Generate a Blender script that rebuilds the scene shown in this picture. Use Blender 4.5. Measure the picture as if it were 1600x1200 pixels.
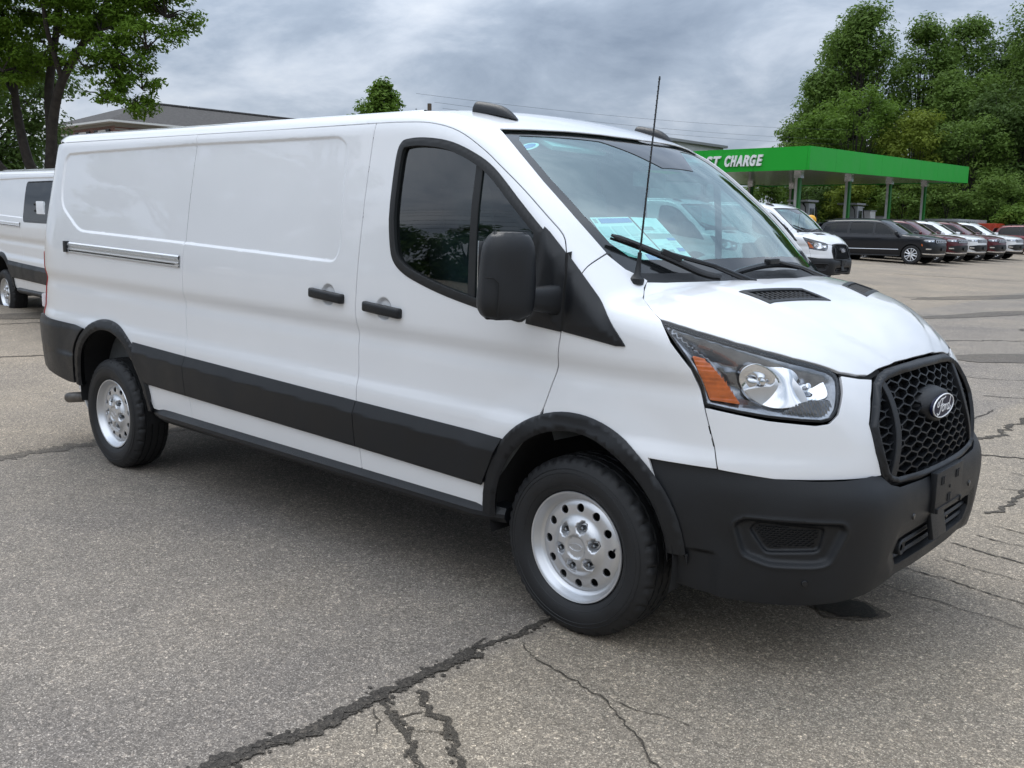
import bpy, bmesh, math, random
import numpy as np
from mathutils import Vector, Matrix
from mathutils.geometry import delaunay_2d_cdt
R = math.radians
random.seed(7); RNG = np.random.default_rng(7)
for o in list(bpy.data.objects): bpy.data.objects.remove(o)
scene = bpy.context.scene
COL = scene.collection

# ------------------------------------------------------------------ camera
CAM = np.array([2.1626, -3.8060, 1.5736]); YAW, PITCH, ROLL, FPX = R(131.365), R(9.278), R(0.876), 1496.6
_fw = np.array([math.cos(YAW)*math.cos(PITCH), math.sin(YAW)*math.cos(PITCH), -math.sin(PITCH)])
_rt = np.array([math.sin(YAW), -math.cos(YAW), 0.0]); _up = np.cross(_rt, _fw)
_rt, _up = math.cos(ROLL)*_rt+math.sin(ROLL)*_up, -math.sin(ROLL)*_rt+math.cos(ROLL)*_up
cam = bpy.data.objects.new('camera', bpy.data.cameras.new('camera')); COL.objects.link(cam)
cam.data.sensor_width = 36; cam.data.lens = FPX/1600*36; cam.data.clip_end = 3000; cam.data.clip_start = .05
cam.matrix_world = Matrix([[_rt[i], _up[i], -_fw[i], CAM[i]] for i in range(3)]+[[0, 0, 0, 1]])
scene.camera = cam

# ------------------------------------------------------------------ sky, sun, exposure
SUN_EL, SUN_AZ = R(58), R(150)       # azimuth measured from +X towards +Y
world = bpy.data.worlds.new('World'); scene.world = world; world.use_nodes = True
def build_world():
    nt = world.node_tree; n = nt.nodes; l = nt.links; n.clear()
    out = n.new('ShaderNodeOutputWorld'); bg = n.new('ShaderNodeBackground'); l.new(bg.outputs[0], out.inputs[0])
    sky = n.new('ShaderNodeTexSky'); sky.sky_type = 'NISHITA'; sky.sun_disc = False
    sky.sun_elevation = SUN_EL; sky.sun_rotation = R(90)-SUN_AZ
    def math_(op, a, b=None, c=None, clamp=False):
        m = n.new('ShaderNodeMath'); m.operation = op; m.use_clamp = clamp
        for i, v in enumerate((a, b, c)):
            if v is None: continue
            if isinstance(v, (int, float)): m.inputs[i].default_value = v
            else: l.new(v, m.inputs[i])
        return m.outputs[0]
    tc = n.new('ShaderNodeTexCoord'); sx = n.new('ShaderNodeSeparateXYZ'); l.new(tc.outputs['Generated'], sx.inputs[0])
    zc = math_('MAXIMUM', sx.outputs[2], 0.0); den = math_('ADD', zc, .30)
    cx = math_('DIVIDE', sx.outputs[0], den); cy = math_('DIVIDE', sx.outputs[1], den)
    cv = n.new('ShaderNodeCombineXYZ'); l.new(cx, cv.inputs[0]); l.new(cy, cv.inputs[1])
    def noise(scale, detail, rough, off, dist=0.0):
        mp = n.new('ShaderNodeMapping'); mp.inputs['Location'].default_value = off; l.new(cv.outputs[0], mp.inputs[0])
        t = n.new('ShaderNodeTexNoise'); t.inputs['Scale'].default_value = scale; t.inputs['Detail'].default_value = detail
        t.inputs['Roughness'].default_value = rough; t.inputs['Distortion'].default_value = dist; l.new(mp.outputs[0], t.inputs[0]); return t.outputs[0]
    n1 = noise(.95, 6, .55, (6.3, 3.2, 0), .35); n2 = noise(3.2, 6, .62, (7.3, 2.2, 4), .3); n3 = noise(.18, 2, .5, (1.0, 9.0, 2))
    s = math_('ADD', math_('MULTIPLY', n1, .60), math_('ADD', math_('MULTIPLY', n2, .32), math_('MULTIPLY', n3, .30)))
    ramp = n.new('ShaderNodeValToRGB'); l.new(s, ramp.inputs[0]); cr = ramp.color_ramp
    cr.elements[0].position = .43; cr.elements[0].color = (.20, .255, .345, 1)
    cr.elements[1].position = .74; cr.elements[1].color = (.78, .825, .885, 1)
    e = cr.elements.new(.56); e.color = (.37, .44, .545, 1); e = cr.elements.new(.64); e.color = (.57, .635, .735, 1)
    # an overcast sky is brighter overhead than at the horizon
    gain = math_('ADD', .66, math_('MULTIPLY', zc, 1.75))
    mul = n.new('ShaderNodeMix'); mul.data_type = 'RGBA'; mul.blend_type = 'MULTIPLY'; mul.inputs[0].default_value = 1
    l.new(ramp.outputs[0], mul.inputs[6]); l.new(gain, mul.inputs[7])
    sc = n.new('ShaderNodeMix'); sc.data_type = 'RGBA'; sc.blend_type = 'MULTIPLY'; sc.inputs[0].default_value = 1
    l.new(sky.outputs[0], sc.inputs[6]); sc.inputs[7].default_value = (.06, .06, .06, 1)
    mx = n.new('ShaderNodeMix'); mx.data_type = 'RGBA'; mx.inputs[0].default_value = .93
    l.new(sc.outputs[2], mx.inputs[6]); l.new(mul.outputs[2], mx.inputs[7])
    l.new(mx.outputs[2], bg.inputs[0]); bg.inputs[1].default_value = 1.0
build_world(); world.cycles.sampling_method = 'MANUAL'; world.cycles.sample_map_resolution = 512
sun = bpy.data.objects.new('sun', bpy.data.lights.new('sun', 'SUN')); COL.objects.link(sun)
sun.data.energy = 1.2; sun.data.angle = R(35); sun.data.color = (1, .96, .9)
_sd = Vector((math.cos(SUN_EL)*math.cos(SUN_AZ), math.cos(SUN_EL)*math.sin(SUN_AZ), math.sin(SUN_EL)))
sun.rotation_euler = _sd.to_track_quat('Z', 'Y').to_euler()
scene.view_settings.view_transform = 'Standard'; scene.view_settings.look = 'None'
scene.view_settings.exposure = 0.32; scene.view_settings.gamma = 1
scene.render.engine = 'CYCLES'

# ------------------------------------------------------------------ materials
MATS = {}
def newmat(name):
    m = bpy.data.materials.new(name); m.use_nodes = True; MATS[name] = m
    return m, m.node_tree.nodes, m.node_tree.links, m.node_tree.nodes['Principled BSDF']
def pmat(name, col, rough=.5, metal=0, coat=0, var=0, vscale=8, bump=0, bscale=60, spec=None, coatr=.04, rvar=0):
    m, n, l, p = newmat(name)
    p.inputs['Base Color'].default_value = (*col, 1); p.inputs['Roughness'].default_value = rough; p.inputs['Metallic'].default_value = metal
    if coat: p.inputs['Coat Weight'].default_value = coat; p.inputs['Coat Roughness'].default_value = coatr
    if spec is not None: p.inputs['Specular IOR Level'].default_value = spec
    tc = n.new('ShaderNodeTexCoord')
    if var or rvar:
        t = n.new('ShaderNodeTexNoise'); t.inputs['Scale'].default_value = vscale; t.inputs['Detail'].default_value = 6; l.new(tc.outputs['Object'], t.inputs[0])
        if var:
            r = n.new('ShaderNodeValToRGB'); l.new(t.outputs[0], r.inputs[0]); r.color_ramp.elements[0].position = .3; r.color_ramp.elements[1].position = .7
            r.color_ramp.elements[0].color = (*[c*(1-var) for c in col], 1); r.color_ramp.elements[1].color = (*[min(1, c*(1+var)) for c in col], 1)
            l.new(r.outputs[0], p.inputs['Base Color'])
        if rvar:
            mr = n.new('ShaderNodeMapRange'); l.new(t.outputs[0], mr.inputs[0]); mr.inputs[1].default_value = .3; mr.inputs[2].default_value = .7
            mr.inputs[3].default_value = rough-rvar; mr.inputs[4].default_value = rough+rvar; l.new(mr.outputs[0], p.inputs['Roughness'])
    if bump:
        t = n.new('ShaderNodeTexNoise'); t.inputs['Scale'].default_value = bscale; t.inputs['Detail'].default_value = 4; l.new(tc.outputs['Object'], t.inputs[0])
        b = n.new('ShaderNodeBump'); b.inputs['Strength'].default_value = bump; b.inputs['Distance'].default_value = .002; l.new(t.outputs[0], b.inputs['Height']); l.new(b.outputs[0], p.inputs['Normal'])
    return m
def glassmat(name, tint, refl=1.0, base=.10):
    m, n, l, p = newmat(name); n.remove(p); out = n['Material Output']
    tr = n.new('ShaderNodeBsdfTransparent'); tr.inputs[0].default_value = (*tint, 1)
    gl = n.new('ShaderNodeBsdfGlossy'); gl.inputs['Roughness'].default_value = .012; gl.inputs[0].default_value = (*(refl if isinstance(refl, tuple) else (refl,)*3), 1)
    # reflection of a thin pane from either face
    lw = n.new('ShaderNodeLayerWeight'); lw.inputs[0].default_value = .5
    pw = n.new('ShaderNodeMath'); pw.operation = 'POWER'; l.new(lw.outputs['Facing'], pw.inputs[0]); pw.inputs[1].default_value = 4.0
    ma = n.new('ShaderNodeMath'); ma.operation = 'MULTIPLY_ADD'; l.new(pw.outputs[0], ma.inputs[0]); ma.inputs[1].default_value = .80; ma.inputs[2].default_value = base
    mx = n.new('ShaderNodeMixShader'); l.new(ma.outputs[0], mx.inputs[0]); l.new(tr.outputs[0], mx.inputs[1]); l.new(gl.outputs[0], mx.inputs[2]); l.new(mx.outputs[0], out.inputs[0])
    return m
pmat('paint_white', (.80, .81, .83), .32, coat=1, coatr=.02, var=.012, vscale=3)
pmat('plastic', (.0060, .0072, .0095), .44, var=.25, vscale=5, bump=.4, bscale=700, rvar=.08, spec=.46)
pmat('plastic_gloss', (.012, .013, .015), .22, rvar=.06, vscale=4)
pmat('seal', (.004, .004, .004), .8)
pmat('rubber', (.010, .011, .012), .55, var=.25, vscale=30, bump=.2, bscale=300, rvar=.08)
pmat('tyre', (.0105, .011, .0125), .60, var=.2, vscale=14, bump=.3, bscale=220, rvar=.08)
pmat('under', (.008, .008, .009), .85, var=.4, vscale=9)
pmat('silver', (.66, .67, .69), .31, metal=.78)
pmat('chrome', (.82, .83, .85), .07, metal=1)
pmat('nut', (.20, .21, .22), .25, metal=1)
pmat('hole', (.004, .004, .004), .9)
pmat('lamp_dark', (.26, .275, .30), .20, metal=.85, var=.3, vscale=20)
pmat('rail_metal', (.86, .87, .89), .22, metal=.7)
pmat('lamp_red', (.32, .008, .012), .15, coat=1)
pmat('amber', (.62, .13, .015), .18, coat=1, var=.25, vscale=26)
pmat('trim_grey', (.13, .14, .145), .75, var=.1, vscale=12)
pmat('dash', (.22, .23, .235), .8, var=.15, vscale=20, bump=.2, bscale=400)
pmat('headliner', (.50, .51, .50), .9)
pmat('frit', (.008, .009, .010), .12, coat=.6)
pmat('badge_blue', (.005, .007, .030), .4, spec=.2)
pmat('white_print', (.85, .86, .88), .25)
pmat('metal_pipe', (.16, .15, .14), .5, metal=.8, var=.3, vscale=20)
glassmat('glass_front', (.62, 1.0, .95), (.86, 1.0, 1.0), .24)
glassmat('glass_side', (.27, .34, .34), .95)
glassmat('lens', (.97, .975, .98), .9, .04)

# ------------------------------------------------------------------ scene helpers
def linkmesh(name, me, mat=None, parent=None):
    if mat is not None: me.materials.append(MATS[mat] if isinstance(mat, str) else mat)
    o = bpy.data.objects.new(name, me); COL.objects.link(o)
    if parent is not None: o.parent = parent
    return o
def pyobj(name, V, Fc, mat, parent=None, normals=None, smooth=True):
    me = bpy.data.meshes.new(name); me.from_pydata(np.asarray(V, float).tolist(), [], [list(map(int, f)) for f in Fc] if not isinstance(Fc, np.ndarray) else Fc.tolist())
    if smooth: me.shade_smooth()
    if normals is not None: me.normals_split_custom_set_from_vertices(np.asarray(normals, float).tolist())
    return linkmesh(name, me, mat, parent)
def bmobj(name, bm, mat, parent=None, smooth=None):
    me = bpy.data.meshes.new(name); bm.to_mesh(me); bm.free()
    if smooth is True: me.shade_smooth()
    elif smooth: me.shade_smooth(); me.set_sharp_from_angle(angle=R(smooth))
    return linkmesh(name, me, mat, parent)
def thing(name, label, cat, loc=(0, 0, 0), rz=0, group=None):
    o = bpy.data.objects.new(name, None); COL.objects.link(o); o.location = loc; o.rotation_euler = (0, 0, rz)
    o.empty_display_size = .2; return tag(o, label, cat, group)
def tag(o, label, cat, group=None):
    o['label'] = label; o['category'] = cat
    if group: o['group'] = group
    return o
def struct(o): o['kind'] = 'structure'; return o
def copy_tree(o, parent=None):
    c = o.copy(); COL.objects.link(c); c.parent = parent
    for ch in list(o.children): copy_tree(ch, c)
    return c
def bm_box(bm, c, s, rot=None, bevel=0, seg=2):
    r = bmesh.ops.create_cube(bm, size=1); vs = r['verts']
    bmesh.ops.scale(bm, vec=s, verts=vs)
    if bevel:
        es = list({e for v in vs for e in v.link_edges})
        g = bmesh.ops.bevel(bm, geom=es, offset=bevel, segments=seg, profile=.7, affect='EDGES'); vs = list({v for f in g['faces'] for v in f.verts} | {v for v in vs if v.is_valid})
    M = Matrix.Translation(c) @ (rot.to_4x4() if rot is not None else Matrix())
    bmesh.ops.transform(bm, matrix=M, verts=vs); return vs
def box(name, c, s, mat, parent=None, rot=None, bevel=0, seg=2, smooth=35):
    bm = bmesh.new(); bm_box(bm, c, s, rot, bevel, seg); return bmobj(name, bm, mat, parent, smooth)
def bm_tube(bm, pts, rad, n=8, cap=True):
    pts = [Vector(p) for p in pts]; rad = rad if hasattr(rad, '__len__') else [rad]*len(pts); rings = []
    ref = Vector((0, 0, 1))
    for i, p in enumerate(pts):
        t = (pts[min(i+1, len(pts)-1)]-pts[max(i-1, 0)]).normalized()
        a = t.cross(ref)
        if a.length < .05: a = t.cross(Vector((1, 0, 0)))
        a.normalize(); b = t.cross(a)
        rings.append([bm.verts.new(p+float(rad[i])*(a*math.cos(q)+b*math.sin(q))) for q in [2*math.pi*k/n for k in range(n)]])
    for r0, r1 in zip(rings, rings[1:]):
        for k in range(n): bm.faces.new((r0[k], r0[(k+1) % n], r1[(k+1) % n], r1[k]))
    if cap: bm.faces.new(rings[0][::-1]); bm.faces.new(rings[-1])
def tube(name, pts, rad, mat, parent=None, n=10):
    bm = bmesh.new(); bm_tube(bm, pts, rad, n); return bmobj(name, bm, mat, parent, 50)
def lathe(name, prof, mat, parent=None, n=48, axis='y', fn=None, smooth=40, closed=False):
    """prof: list of (radius, offset along axis)"""
    V, Fc = [], []
    for i in range(n):
        a = 2*math.pi*i/n
        for r, h in prof:
            if fn: r, h = fn(r, h, i)
            V.append((r*math.cos(a), h, r*math.sin(a)) if axis == 'y' else ((r*math.cos(a), r*math.sin(a), h) if axis == 'z' else (h, r*math.cos(a), r*math.sin(a))))
    m = len(prof)
    for i in range(n):
        j = (i+1) % n
        for k in range(m-1 if not closed else m):
            k2 = (k+1) % m; Fc.append((i*m+k, i*m+k2, j*m+k2, j*m+k))
    me = bpy.data.meshes.new(name); me.from_pydata(V, [], Fc); bm = bmesh.new(); bm.from_mesh(me); bmesh.ops.remove_doubles(bm, verts=bm.verts, dist=1e-5); bmesh.ops.recalc_face_normals(bm, faces=bm.faces); bm.to_mesh(me); bm.free()
    me.shade_smooth(); me.set_sharp_from_angle(angle=R(smooth)); return linkmesh(name, me, mat, parent)
def text_mesh(name, s, size, mat, parent, shear=0, extrude=.002, bold=0):
    cu = bpy.data.curves.new(name, 'FONT'); cu.body = s; cu.size = size; cu.shear = shear; cu.extrude = extrude; cu.align_x = 'CENTER'; cu.align_y = 'CENTER'; cu.offset = bold; cu.resolution_u = 4
    o = bpy.data.objects.new(name, cu); COL.objects.link(o); dg = bpy.context.evaluated_depsgraph_get(); me = bpy.data.meshes.new_from_object(o.evaluated_get(dg)); bpy.data.objects.remove(o); bpy.data.curves.remove(cu)
    me.materials.clear(); return linkmesh(name, me, mat, parent)
# ------------------------------------------------------------------ van body surface
class Spl:
    def __init__(s,pts):
        a=np.array(pts,float);s.x,s.y=a[:,0],a[:,1];n=len(a);h=np.diff(s.x)
        A=np.zeros((n,n));b=np.zeros(n);A[0,0]=A[-1,-1]=1
        for i in range(1,n-1):
            A[i,i-1]=h[i-1];A[i,i]=2*(h[i-1]+h[i]);A[i,i+1]=h[i]
            b[i]=6*((s.y[i+1]-s.y[i])/h[i]-(s.y[i]-s.y[i-1])/h[i-1])
        s.m=np.linalg.solve(A,b);s.h=h
    def __call__(s,t):
        t=np.asarray(t,float);tc=np.clip(t,s.x[0],s.x[-1]);i=np.clip(np.searchsorted(s.x,tc)-1,0,len(s.h)-1)
        h=s.h[i];a=(s.x[i+1]-tc);b=(tc-s.x[i])
        v=s.m[i]*a**3/(6*h)+s.m[i+1]*b**3/(6*h)+(s.y[i]/h-s.m[i]*h/6)*a+(s.y[i+1]/h-s.m[i+1]*h/6)*b
        k0=(s.y[1]-s.y[0])/s.h[0]-s.h[0]*s.m[1]/6;k1=(s.y[-1]-s.y[-2])/s.h[-1]+s.h[-1]*s.m[-2]/6
        return v+np.where(t<s.x[0],(t-s.x[0])*k0,0)+np.where(t>s.x[-1],(t-s.x[-1])*k1,0)
def smax(a,b,k):
    h=np.maximum(k-np.abs(a-b),0)/k
    return np.maximum(a,b)+h*h*k*.25
def sstep(a,b,t):
    t=np.clip((t-a)/(b-a),0,1);return t*t*(3-2*t)
# ---- main van body surface, van frame: x forward from front axle, y to the left, z up
W0=Spl([(.2,.93),(.32,.965),(.42,.985),(.55,1.0),(.7,1.010),(.80,1.0105),(.83,1.009),(.855,1.003),(.88,.9955),(.91,.993),(.98,.9915),(1.03,.9895),(1.06,.9855),(1.08,.985),(1.10,.989),(1.135,1.001),(1.155,1.0048),(1.18,1.006),(1.24,1.006),(1.35,1.0),(1.5,.98),(1.7,.948),(1.9,.910),(2.05,.88),(2.25,.83)])
N0=Spl([(.2,.97),(.4,1.0),(.6,1.015),(.72,1.018),(.85,1.008),(1.0,.982),(1.08,.955),(1.16,.91),(1.3,.8)])
HC=Spl([(-.2,1.455),(.1,1.42),(.25,1.396),(.4,1.367),(.53,1.332),(.65,1.286),(.75,1.235),(.85,1.17),(.92,1.105),(1.0,.98),(1.1,.78)])
TW=Spl([(-.5,1.19),(-.32,1.385),(-.25,1.460),(-.104,1.613),(.058,1.750),(.21,1.866),(.405,1.985),(.55,2.055),(.8,2.17)])
HY1=Spl([(.1,.545),(.42,.54),(.53,.53),(.64,.50),(.74,.435),(.82,.34),(.9,.22),(1.0,.1)])
HY2=Spl([(.1,.745),(.39,.75),(.53,.73),(.65,.665),(.75,.57),(.85,.44),(1.0,.2)])
def Wside(x,z):
    zc=z+.03*(x+1.2)
    w=W0(zc)
    d=np.maximum(-4.3-x,0);w=w-(.53+.20*sstep(.95,1.35,z)+.45*sstep(1.3,2.1,z))*d**2.55
    d=np.maximum(x-.15,0);w=w-.47*d**2.2
    w=w+.028*sstep(-2.2,-.6,x)*sstep(1.25,1.7,z)
    for ax in (0.,-3.749):   # white blister round each arch
        r=np.hypot(x-ax,(z-.37)*1.0)
        w=w+(.012+ .006*(z<0))*(1-sstep(.50,.66,r))*sstep(.6,.8,z)
    return w
def Ttop(x,y):
    y2=y*y
    th=HC(x+.06*y2)-.092*(np.abs(y)/.93)**2.4+.008*(1-sstep(-.028,.028,np.abs(y)-HY1(x)))*sstep(.2,.45,x)+.006*(1-sstep(-.03,.03,np.abs(y)-HY2(x)))*sstep(.1,.35,x)
    tw=TW(-(x+.30*y2))
    tr=2.128-.02*(x+1.28)-.045*(np.abs(y)/.8)**2.5-.085*np.maximum(x+1.25,0)**2-.45*np.maximum(-4.45-x,0)**2
    d=-smax(-tw,-tr,.10)
    return smax(th,d,.03)
def F(x,y,z):
    y=np.abs(y)
    fs=y-Wside(x,z)
    ft=(z-Ttop(x,y))*.85
    fn=(x-(N0(z)+.006-.09*y*y-.32*y**4))*.93
    fr=-x-4.90+.05*np.maximum(z-1.2,0)**2
    a=smax(fs,ft,.075)
    a=smax(a,fn,.16)
    return smax(a,fr,.09)
def bis(fun,lo,hi,n=8):
    lo=np.array(lo,float);hi=np.array(hi,float)
    for _ in range(9):
        m=(lo+hi)/2;ins=fun(m)<0;lo=np.where(ins,m,lo);hi=np.where(ins,hi,m)
    t0,t1=lo,hi;f0,f1=fun(t0),fun(t1)
    for _ in range(4):
        d=f1-f0;t2=np.clip(np.where(np.abs(d)>1e-14,t1-f1*(t1-t0)/np.where(d==0,1,d),t1),lo-.002,hi+.002)
        t0,f0=t1,f1;t1=t2;f1=fun(t1)
    return t1
def grad(P,fn=F,h=1e-3):
    x,y,z=P[...,0],P[...,1],P[...,2]
    g=np.stack([fn(x+h,y,z)-fn(x-h,y,z),fn(x,y+h,z)-fn(x,y-h,z),fn(x,y,z+h)-fn(x,y,z-h)],-1)
    return g/np.linalg.norm(g,axis=-1,keepdims=True)
# ---- bumper surface
NB=Spl([(.2,.93),(.27,.985),(.36,1.012),(.46,1.026),(.56,1.035),(.64,1.034),(.69,1.018),(.74,.985),(.8,.95)])
WB=Spl([(.2,.93),(.3,.965),(.42,.985),(.55,1.0),(.7,1.010),(.8,1.012)])
def FB(x,y,z):
    y=np.abs(y)
    d=np.maximum(x-.15,0)
    fs=y-(WB(z)+.016-.40*d**2.2)
    fn=(x-(NB(z)+.012-.02*y*y-.6*y**6))*.95
    return smax(fs,fn,.18)
# recessed pressing along the cargo side
REC = np.array([(-4.30, 2.005), (-3.92, 2.005), (-2.75, 2.0), (-1.48, 1.977), (-1.41, 1.935), (-1.385, 1.47), (-1.42, 1.405), (-2.78, 1.463), (-4.04, 1.512), (-4.30, 1.66), (-4.34, 1.76), (-4.34, 1.97)])
def sdpoly(P, x, z):
    d = np.full(x.shape, 1e9); ins = np.zeros(x.shape, bool); n = len(P)
    for i in range(n):
        a, b = P[i], P[(i+1) % n]; ex, ez = b-a; wx, wz = x-a[0], z-a[1]
        t = np.clip((wx*ex+wz*ez)/(ex*ex+ez*ez), 0, 1); d = np.minimum(d, (wx-ex*t)**2+(wz-ez*t)**2)
        c = ((a[1] <= z) != (b[1] <= z)) & (x < (b[0]-a[0])*(z-a[1])/(b[1]-a[1]+1e-12)+a[0]); ins ^= c
    d = np.sqrt(d); return np.where(ins, -d, d)
CUPS = ((-1.462, 1.250), (-1.068, 1.210))
def F_rec(x, y, z):
    d = sdpoly(REC, np.asarray(x, float), np.asarray(z, float))
    x = np.asarray(x, float); z = np.asarray(z, float); h = 0
    for hx, hz in CUPS: h = h+.016*sstep(.052, .036, np.hypot(x-hx, z-hz))
    return F(x, y, z)+(.010-.005*sstep(-1.62, -1.40, x))*sstep(.008, -.008, d)+h

REC_R = None
class Dom:
    """parallel projection onto an implicit surface: coordinates (p.e1, p.e2), solved along d"""
    def __init__(s, e1, e2, d, lo, hi, o=(0, 0, 0), fn=F): s.e1, s.e2, s.d, s.lo, s.hi, s.o, s.fn = np.array(e1, float), np.array(e2, float), np.array(d, float), lo, hi, np.array(o, float), fn
    def proj(s, P): P = np.asarray(P)-s.o; return np.stack([P@s.e1, P@s.e2], -1)
    def at(s, u, v):
        B = s.o+u[:, None]*s.e1+v[:, None]*s.e2
        def f(t): Q = B+t[:, None]*s.d; return s.fn(Q[:, 0], Q[:, 1], Q[:, 2])
        t = bis(f, np.full(len(u), s.lo), np.full(len(u), s.hi), 32); return B+t[:, None]*s.d
class Cyl:
    """rays leaving a vertical axis: coordinates (angle, z)"""
    def __init__(s, x0, sg, fn=F): s.x0, s.sg, s.fn = x0, sg, fn
    def proj(s, P): P = np.asarray(P); return np.stack([np.arctan2(-P[..., 1], s.sg*(P[..., 0]-s.x0)), P[..., 2]], -1)
    def at(s, u, v):
        c, n_ = s.sg*np.cos(u), -np.sin(u)
        t = bis(lambda t: s.fn(s.x0+t*c, t*n_, v), np.zeros(len(u)), np.full(len(u), 1.9), 32); return np.stack([s.x0+t*c, t*n_, v], -1)
D_SIDE = Dom((1, 0, 0), (0, 0, 1), (0, -1, 0), 0, 1.3); D_REC = Dom((1, 0, 0), (0, 0, 1), (0, -1, 0), 0, 1.3, fn=F_rec)
D_TOP = Dom((1, 0, 0), (0, 1, 0), (0, 0, 1), .4, 2.6)
_q = math.sqrt(.5)
D_DIAG = Dom((1, 0, 0), (0, _q, _q), (0, -_q, _q), -1.0, 1.6, o=(0, -.4, 1.0))
D_NOSE = Cyl(0, 1); D_BUMP = Cyl(0, 1, FB); D_TAIL = Cyl(-4.2, -1)
def on(dom, *pts): a = np.array(pts, float); return dom.at(a[:, 0], a[:, 1])
def catmull(pts, n=6, closed=False):
    P = [np.array(p, float) for p in pts]; out = []; m = len(P)
    rng = range(m if closed else m-1)
    for i in rng:
        p0, p1, p2, p3 = (P[(i-1) % m], P[i], P[(i+1) % m], P[(i+2) % m]) if closed else (P[max(i-1, 0)], P[i], P[i+1], P[min(i+2, m-1)])
        for k in range(n):
            t = k/n; out.append(.5*((2*p1)+(-p0+p2)*t+(2*p0-5*p1+4*p2-p3)*t*t+(-p0+3*p1-3*p2+p3)*t**3))
    if not closed: out.append(P[-1])
    return np.array(out)
def resample(P, step):
    P = np.asarray(P, float); out = []
    for a, b in zip(P, np.roll(P, -1, 0)):
        L = np.linalg.norm(b-a)
        if L < 1e-6: continue
        k = max(1, int(math.ceil(L/step)))
        out += [a+(b-a)*i/k for i in range(k)]
    return np.array(out)
def area(P): x, y = P[:, 0], P[:, 1]; return .5*np.sum(x*np.roll(y, -1)-np.roll(x, -1)*y)
def inset(P, d):
    """shrink a 2D polygon by d"""
    if d == 0: return P
    s = 1 if area(P) > 0 else -1
    a = np.roll(P, 1, 0); b = np.roll(P, -1, 0)
    def nrm(e): e = e/np.maximum(np.linalg.norm(e, axis=1, keepdims=True), 1e-9); return np.stack([-e[:, 1], e[:, 0]], 1)*s
    n1, n2 = nrm(P-a), nrm(b-P); m = n1+n2; q = np.maximum((m*n1).sum(1, keepdims=True), .35)
    return P+m/q*d
def roundpoly(P, r, k=5):
    """round the corners of a 2D polygon"""
    P = np.asarray(P, float); out = []; m = len(P)
    for i in range(m):
        a, p, b = P[i-1], P[i], P[(i+1) % m]; rr = r[i] if hasattr(r, '__len__') else r
        la, lb = np.linalg.norm(a-p), np.linalg.norm(b-p); d = min(rr, la*.45, lb*.45)
        if d < 1e-5: out.append(p); continue
        q0, q1 = p+(a-p)/la*d, p+(b-p)/lb*d
        for t in np.linspace(0, 1, k): out.append((1-t)**2*q0+2*t*(1-t)*p+t*t*q1)
    return np.array(out)
REC = roundpoly(REC, .075, 4)
def rimmed(V, N, T, rim, bevel=.0025):
    """close the free border of a sheet with a small rolled edge going inwards"""
    ed = {}
    for t in T.tolist():
        for a, b in ((t[0], t[1]), (t[1], t[2]), (t[2], t[0])): ed[(a, b)] = 1
    bd = [(a, b) for a, b in ed if (b, a) not in ed]
    out = {}
    for a, b in bd:
        tt = V[b]-V[a]; L = np.linalg.norm(tt); tt = tt/max(L, 1e-9); o = np.cross(tt, (N[a]+N[b])/2)
        for v in (a, b): out[v] = out.get(v, 0)+o
    ids = list(out); o = np.array([out[i] for i in ids]); o /= np.maximum(np.linalg.norm(o, axis=1, keepdims=True), 1e-9); ix = {v: k for k, v in enumerate(ids)}
    v0, n0 = V[ids], N[ids]; m = len(ids); base = len(V)
    d1 = n0*.7+o*.7; V2 = np.concatenate([V, v0-n0*bevel+o*bevel*.6, v0-n0*bevel+o*bevel*.6, v0-n0*rim+o*bevel*.6]); N2 = np.concatenate([N, d1, o, o])
    F2 = T.tolist()
    for a, b in bd:
        i, j = ix[a], ix[b]
        F2.append((b, a, base+i, base+j)); F2.append((base+m+j, base+m+i, base+2*m+i, base+2*m+j))
    return V2, N2, F2
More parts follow.
